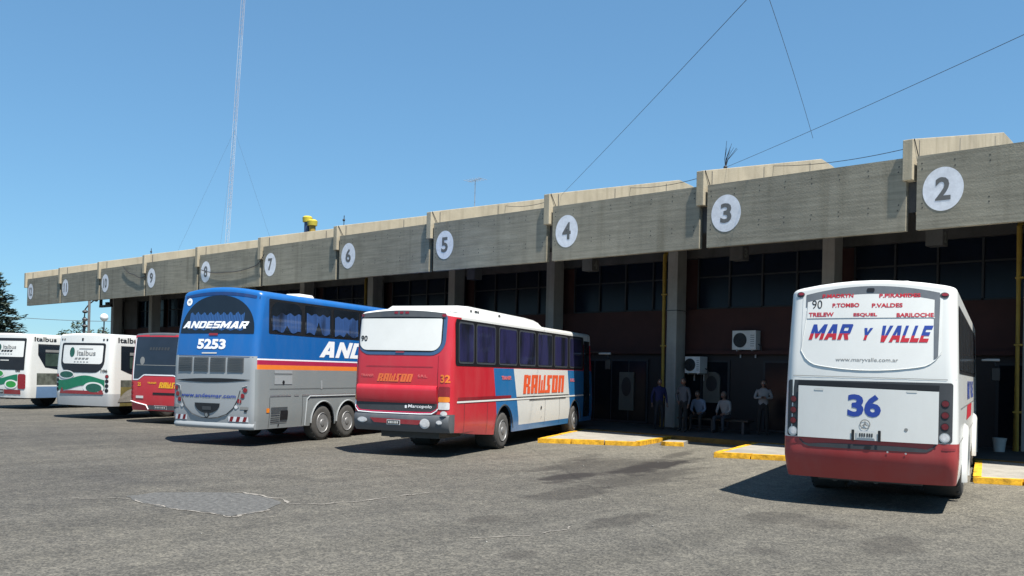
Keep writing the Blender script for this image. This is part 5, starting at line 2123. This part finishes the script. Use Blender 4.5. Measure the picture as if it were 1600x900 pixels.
def condenser(x0, x1, z0, z1, y, label, depth=.34):
    e = empty("condenser_unit", ((x0 + x1) / 2, y, z0))
    tag(e, label, "air conditioner", "air conditioner units on the terminal wall")
    w, h = x1 - x0, z1 - z0
    b = MB()
    b.box((0, -depth / 2, h / 2), (w, depth, h), AIRC)
    b.build("casing", e, smooth=0, bevel=.015)
    f = MB()
    fm = lambda off: (lambda a, z: (a, -depth - off, z))
    f.disc(fm(.004), -w * .16, h * .5, h * .38, BLACK, n=24)
    for k in range(5):
        n = 26
        r0 = h * (.09 + .07 * k)
        f.tube([(-w * .16 + r0 * math.cos(2 * PI * i / n), -depth - .015, h * .5 + r0 * math.sin(2 * PI * i / n)) for i in range(n + 1)], .006, DKGREY, 4)
    f.build("fan_grille", e)
    g = MB()
    for k in range(6):
        g.box((w * .36, -depth - .004, h * (.2 + .11 * k)), (w * .16, .006, .015), DKGREY)
    g.build("service_panel", e, smooth=0)
    br = MB()
    for sg in (-1, 1):
        br.box((sg * w * .32, -depth / 2 + .05, -.02), (.04, depth + .02, .04), GALV)
        br.box((sg * w * .32, -.02, -.14), (.04, .04, .24), GALV)
    br.build("bracket", e, smooth=0)
    pp = MB()
    pp.tube([(w / 2, -.15, h * .3), (w / 2 + .08, -.10, h * .2), (w / 2 + .08, -.06, -.12)], .022, DKGREY, 6)
    pp.build("pipe", e)
    return e


condenser(-15.32, -14.45, 2.88, 3.53, 27.97, "white air conditioner unit on the brown wall above the ledge")
condenser(-17.02, -16.42, 2.06, 2.64, 27.92, "small grey air conditioner unit under the ledge beside the column", .5)

PANEL = mat("pale_panel", (.10, .095, .08), .6, var=.15)


def hood(x, z0, z1, w, label, rnd=True):
    e = empty("wall_hood", (x, 27.99, z0))
    tag(e, label, "wall panel")
    b = MB()
    h = z1 - z0
    fm = lambda a, z: (a, -.06, z)
    b.rrect(fm, -w / 2, w / 2, 0, h, w * .38 if rnd else .03, PANEL, .03)
    cs = rr_cols(-w / 2, w / 2, 0, h, w * .38 if rnd else .03, .03)
    top = [(a, b1) for a, b0, b1 in cs]
    bot = [(a, b0) for a, b0, b1 in cs][::-1]
    ring = top + bot
    n = len(ring)
    b.add([(a, -.06, z) for a, z in ring] + [(a, .02, z) for a, z in ring], [(i, (i + 1) % n, n + (i + 1) % n, n + i) for i in range(n)], PANEL)
    b.build("board", e, smooth=0)
    d = MB()
    d.disc(lambda a, z: (a, -.066, z), 0, h * .62, w * .33, BLACK, h * .25, n=20)
    d.build("oval", e)
    return e


hood(-16.25, 1.05, 2.12, .66, "pale round topped wall panel with a dark oval behind the standing person")
hood(-19.85, .62, 2.05, .66, "pale square topped wall panel with a dark oval beside the red bus nose", False)
e = empty("bucket", (-6.75, 26.5, .15))
tag(e, "small pale bucket on the platform near the yellow pipe", "bucket")
b = MB()
b.lathe([(.13, 0), (.165, .34), (.175, .345), (.175, .36), (.155, .36), (.12, .02)], mat("pale_plastic", (.42, .42, .40), .5), n=20)
b.build("pail", e)
b = MB()
b.tube([(.17 * math.cos(PI * i / 10), 0, .34 - .16 * math.sin(PI * i / 10)) for i in range(11)], .006, GALV, 5)
b.build("handle", e)

# ------------------------------------------------------------------ on the roof
e = empty("roof_vents", (-40.6, 28.0, 9.05))
tag(e, "pair of dark roof pipes with yellow caps above panel 6", "roof vent")
for dx, h, c in ((-.18, .95, NAVYP), (.28, .72, PIPEY)):
    b = MB()
    b.tube([(dx, 0, -.4), (dx, 0, h - .3)], .17, c, 12)
    o = b.build("pipe", e)
    b = MB()
    b.lathe([(.25, h - .34), (.27, h - .10), (.18, h - .02), (.02, h)], mat("yellow_cap", (.52, .42, .04), .5), (dx, 0, 0), n=14)
    b.build("cap", o)
e = empty("tv_antenna", (-28.2, 28, 8.9))
tag(e, "thin television antenna on the roof above panel 5", "antenna")
b = MB()
b.tube([(0, 0, 0), (0, 0, 1.45)], .018, GALV, 6)
b.build("pole", e)
b = MB()
b.tube([(-.5, .1, 1.42), (.5, -.1, 1.42)], .012, GALV, 5)
for k in range(6):
    b.tube([(-.45 + k * .18, -.28, 1.42 + .01), (-.45 + k * .18, .28, 1.42)], .008, GALV, 4)
b.build("elements", e)
b = MB()
for k in range(8):
    a = random.uniform(0, 2 * PI)
    r = random.uniform(.06, .26)
    b.tube([(0, 0, 0), (.3 * r * math.cos(a), .3 * r * math.sin(a), .25), (r * math.cos(a) + .12, r * math.sin(a), random.uniform(.45, .75))], .011, WIRE, 4, .005)
b.ball((0, 0, .02), .06, WIRE, 8, 6)
o = b.build("antenna_whips", loc=(-13.25, 23.3, 7.98))
tag(o, "tuft of thin dark antenna rods on the roof beam left of panel 3", "antenna")
for x, z, lab in ((-58.6, 8.95, "tiny dark rod standing on the roof above panel 9"), (-37.6, 9.05, "tiny dark rod with a knob on the roof above panel 6")):
    b = MB()
    b.tube([(0, 0, 0), (.02, 0, .65)], .022, WIRE, 5)
    b.ball((.0, 0, .42), .07, WIRE, 8, 6)
    tag(b.build("roof_rod", loc=(x, 28, z)), lab, "antenna")
for x, lab in ((-40.3, "lower"), ):
    pass


def cable(pts, label, r=.011, sag=0.0, n=24, cat="cable", name="cable", group=None):
    P = []
    for i in range(len(pts) - 1):
        a, c = Vector(pts[i]), Vector(pts[i + 1])
        for k in range(n + (i == len(pts) - 2)):
            u = k / n
            p = a.lerp(c, u)
            p.z -= sag * 4 * u * (1 - u)
            P.append(p)
    b = MB()
    b.tube(P, r, WIRE, 5)
    return tag(b.build(name), label, cat, group)


cable([(-18.8, 22.6, 7.72), (6.0, 1.0, 7.35)], "dark overhead cable climbing steeply from the roof beam left of panel 4", .0048, sag=.10)
cable([(-13.25, 23.3, 8.0), (4.5, 9.5, 7.3)], "dark overhead cable running from panel 3 to the upper right corner", .0055, sag=.12)
cable([(-8.35, 18.3, 7.05), (-6.15, 11.9, 7.45)], "short thin wire dropping onto the overhead cable above panel 3", .004, sag=-.06)
cable([(-13.29, 26.2, 8.58), (-7.7, 22.3, 7.55)], "thin slack wire crossing the sky just left of the nearest beam end", .009, sag=.12)
cable([(-18.89, 26.5, 8.62), (-13.3, 22.2, 7.55)], "slack wire reaching the roof beam by the tuft of rods from its left", .009, sag=.1)
cable([(-24.49, 26.0, 8.5), (-18.9, 22.2, 7.5)], "slack wire lying across the pale beam flank above panel 5", .009, sag=.1)
cable([(-49.4, 22.04, 7.25), (-48.0, 22.03, 6.72), (-46.7, 22.03, 6.55), (-46.55, 22.03, 6.95)], "loose black cable looping over the face of panel 9", .018, sag=.12, n=10)
cable([(-40.9, 22.05, 6.55), (-38.6, 22.03, 6.30), (-36.0, 22.03, 6.45), (-35.3, 22.0, 6.9)], "loose black cable sagging across the face of panel 7", .018, sag=.08, n=10)
for k in (0, 1, 2, 3, 4):
    xb = -7.56 - SP * k
    cable([(xb, 22.05, 7.68), (xb + .02, 22.25, 7.35), (xb + .02, 22.3, 7.28)], "short dark cable drooping down a pale roof beam end", .012, n=6, group="drooping cables on the beam ends")

e = empty("bracket_frame", (-56.0, 24.0, 5.4))
tag(e, "dark open bracket frame hanging under the far canopy", "bracket")
b = MB()
for dx in (-.72, .72):
    b.box((dx, 0, .38), (.14, .14, .86), DKGREY)
b.box((0, 0, 0), (1.58, .16, .14), DKGREY)
b.box((.25, 0, .14), (.4, .14, .18), BLACK)
b.build("frame", e, smooth=0)

# ------------------------------------------------------------------ radio mast with its guys
e = empty("radio_mast", (-95.1, 53.7, 0))
e.rotation_euler = (-.034, .0196, 0)
tag(e, "tall pale lattice radio mast rising behind the terminal", "mast")
H = 60
b = MB()
w0 = .24
C3 = [(w0 * math.cos(2 * PI * k / 3 + .4), w0 * math.sin(2 * PI * k / 3 + .4)) for k in range(3)]
MASTP = mat("mast_paint", (.55, .57, .60), .6)
MASTR = mat("mast_faded", (.50, .46, .46), .6)
for sct in range(12):
    m_ = MASTP if sct % 2 else MASTR
    z0, z1 = sct * 5, sct * 5 + 5
    for x, y in C3:
        b.tube([(x, y, z0), (x, y, z1)], .020, m_, 5)
    st = 10
    for k in range(st):
        for q in range(3):
            a, c = C3[q], C3[(q + 1) % 3]
            za, zc = z0 + 5 * k / st, z0 + 5 * (k + 1) / st
            b.tube([(a[0], a[1], za), (c[0], c[1], zc)], .011, m_, 3)
b.build("lattice", e)
GUY = mat("guy_wire", (.12, .13, .15), .6)
for zz, a, r in ((29, 3.62, 14), (29, 1.5, 14), (29, 5.6, 9)):
    g = MB()
    g.tube([(0, 0, zz), (r * .5 * math.cos(a), r * .5 * math.sin(a), zz * .5 - .8), (r * math.cos(a), r * math.sin(a), 0)], .009, GUY, 4)
    g.build("guy_wire", e)

# ------------------------------------------------------------------ beyond the yard: trees, poles, low wall
LEAFD = mat("conifer_leaf", (.050, .078, .058), .7, var=.5, scale=1.3)
LEAFM = mat("leaf", (.055, .078, .040), .7, var=.45, scale=1.5)
BARK = mat("bark", (.10, .075, .055), .9, var=.3)


def leaf_cloud(mb, c, r, n, size, m, sq=1.0):
    for _ in range(n):
        while True:
            p = Vector((random.uniform(-1, 1), random.uniform(-1, 1), random.uniform(-1, 1)))
            if .25 < p.length < 1:
                break
        p = Vector(c) + Vector((p.x * r, p.y * r, p.z * r * sq))
        d1 = Vector((random.gauss(0, 1), random.gauss(0, 1), random.gauss(0, .6))).normalized() * size * random.uniform(.6, 1.3)
        d2 = d1.cross(Vector((random.gauss(0, 1), random.gauss(0, 1), random.gauss(0, 1)))).normalized() * size * random.uniform(.3, .6)
        mb.add([p - d1, p + d2 * .9, p + d1, p - d2 * .9], [(0, 1, 2, 3)], m)


def conifer(x, y, h, r, label):
    e = empty("conifer_tree", (x, y, 0))
    tag(e, label, "tree")
    t = MB()
    t.tube([(0, 0, 0), (.06, 0, h * .5), (0, .05, h * .97)], .22, BARK, 8, .03)
    cr = MB()
    z = .9
    while z < h * .98:
        k = 1 - (z / h)
        rr = r * (k ** .8) * random.uniform(.8, 1.12) + .12
        nb = max(4, int(8 * k + 4))
        a0 = random.uniform(0, 6)
        for i in range(nb):
            a = a0 + 2 * PI * i / nb + random.uniform(-.25, .25)
            L = rr * random.uniform(.7, 1.18)
            dr = random.uniform(-.05, .22) * L
            tip = Vector((L * math.cos(a), L * math.sin(a), z + dr))
            base = Vector((0, 0, z))
            t.tube([base, tip * .9 + base * .1], .025, BARK, 4, .008)
            for q in range(int(16 + 34 * L)):
                u = random.uniform(.15, 1.02)
                p = base.lerp(tip, u) + Vector((random.gauss(0, .10), random.gauss(0, .10), random.gauss(-.03, .07)))
                d1 = Vector((math.cos(a + random.gauss(0, .6)), math.sin(a + random.gauss(0, .6)), random.gauss(.15, .35))) * random.uniform(.10, .22)
                d2 = Vector((-math.sin(a), math.cos(a), random.gauss(0, .5))) * random.uniform(.04, .08)
                cr.add([p - d1, p + d2, p + d1, p - d2], [(0, 1, 2, 3)], LEAFD)
        z += random.uniform(.22, .36)
    t.build("trunk", e)
    cr.build("crown", e, smooth=0)


def broadleaf(x, y, h, r, label, n=5):
    e = empty("leafy_tree", (x, y, 0))
    tag(e, label, "tree", "small trees beyond the far end of the canopy")
    t = MB()
    cr = MB()
    t.tube([(0, 0, 0), (.1, 0, h * .35), (0, .1, h * .6)], .16, BARK, 7, .08)
    for k in range(n):
        a = random.uniform(0, 2 * PI)
        c = Vector((r * .55 * math.cos(a), r * .55 * math.sin(a), h * random.uniform(.5, .85)))
        t.tube([(0, 0, h * .4), c * .6 + Vector((0, 0, h * .2)), c], .07, BARK, 5, .02)
        leaf_cloud(cr, c, r * random.uniform(.42, .62), 190, .16, LEAFM, .8)
    leaf_cloud(cr, (0, 0, h * .92), r * .35, 120, .16, LEAFM)
    t.build("trunk", e)
    cr.build("crown", e, smooth=0)


conifer(-66.0, 21.0, 7.9, 2.9, "dark conifer tree at the left edge behind the white buses")
conifer(-71.5, 19.6, 9.0, 3.0, "second dark conifer standing just outside the left edge")
for i, (d, px, h, r) in enumerate(((92, (-.9285, .3713), 5.6, 1.9), (95, (-.920, .392), 5.2, 1.6), (98, (-.914, .406), 5.8, 1.7), (93, (-.933, .360), 4.4, 1.6))):
    broadleaf(px[0] * d, px[1] * d, h, r, ("bushy small tree beside the thin pole beyond the canopy", "small tree under the white globe lamp beyond the canopy", "small tree next to the terminal end wall", "lowest small tree above the second white bus")[i])


def lamp_post(x, y, h, label):
    e = empty("globe_lamp", (x, y, 0))
    tag(e, label, "street lamp")
    b = MB()
    b.tube([(0, 0, 0), (0, 0, h - .35)], .06, DKGREY, 8)
    b.build("post", e)
    b = MB()
    b.ball((0, 0, h), .36, mat("globe_white", (.75, .75, .73), .35))
    b.build("globe", e)


lamp_post(-82.9, 35.4, 6.0, "white globe lamp seen under the far end of the canopy")
b = MB()
b.tube([(-76.2, 31.3, 0), (-76.2, 31.3, 9.5)], .11, mat("pole_wood", (.16, .15, .14), .8), 8)
tag(b.build("utility_pole"), "thin utility pole standing beyond the far canopy panels", "pole")
e = empty("ornate_post", (-84.5, 34.3, 0))
tag(e, "dark post with a curling top arm between the pole and the globe lamp", "street lamp")
b = MB()
b.tube([(0, 0, 0), (0, 0, 6.0)], .12, DKGREY, 8)
b.tube([(0, 0, 6.0), (.1, 0, 6.7), (.5, .2, 7.2), (1.0, .5, 7.6)], .06, DKGREY, 6)
b.build("post", e)
b = MB()
b.ball((1.1, .55, 7.6), .2, BLACK, 8, 6)
for z in (5.2, 5.8, 6.5):
    b.ball((.1, 0, z), .26, DKGREY, 8, 6, (1, 1, .6))
b.build("lantern", e)
cable([(-76, 20.0, 5.55), (-73.5, 33.5, 5.35)], "power line crossing the sky gap under the far canopy", .02, sag=.25)
b = MB()
b.box((-135, 40, 2.5), (6, 50, 5.0), mat("far_wall", (.46, .43, .35), .9))
b.box((-134, 40, 5.15), (8.5, 52, .3), mat("far_roof", (.32, .31, .29), .8))
far = b.build("far_shed", smooth=0)
tag(far, "long low pale building in the distance behind the white buses", "building")
for v in far.data.vertices:
    pass
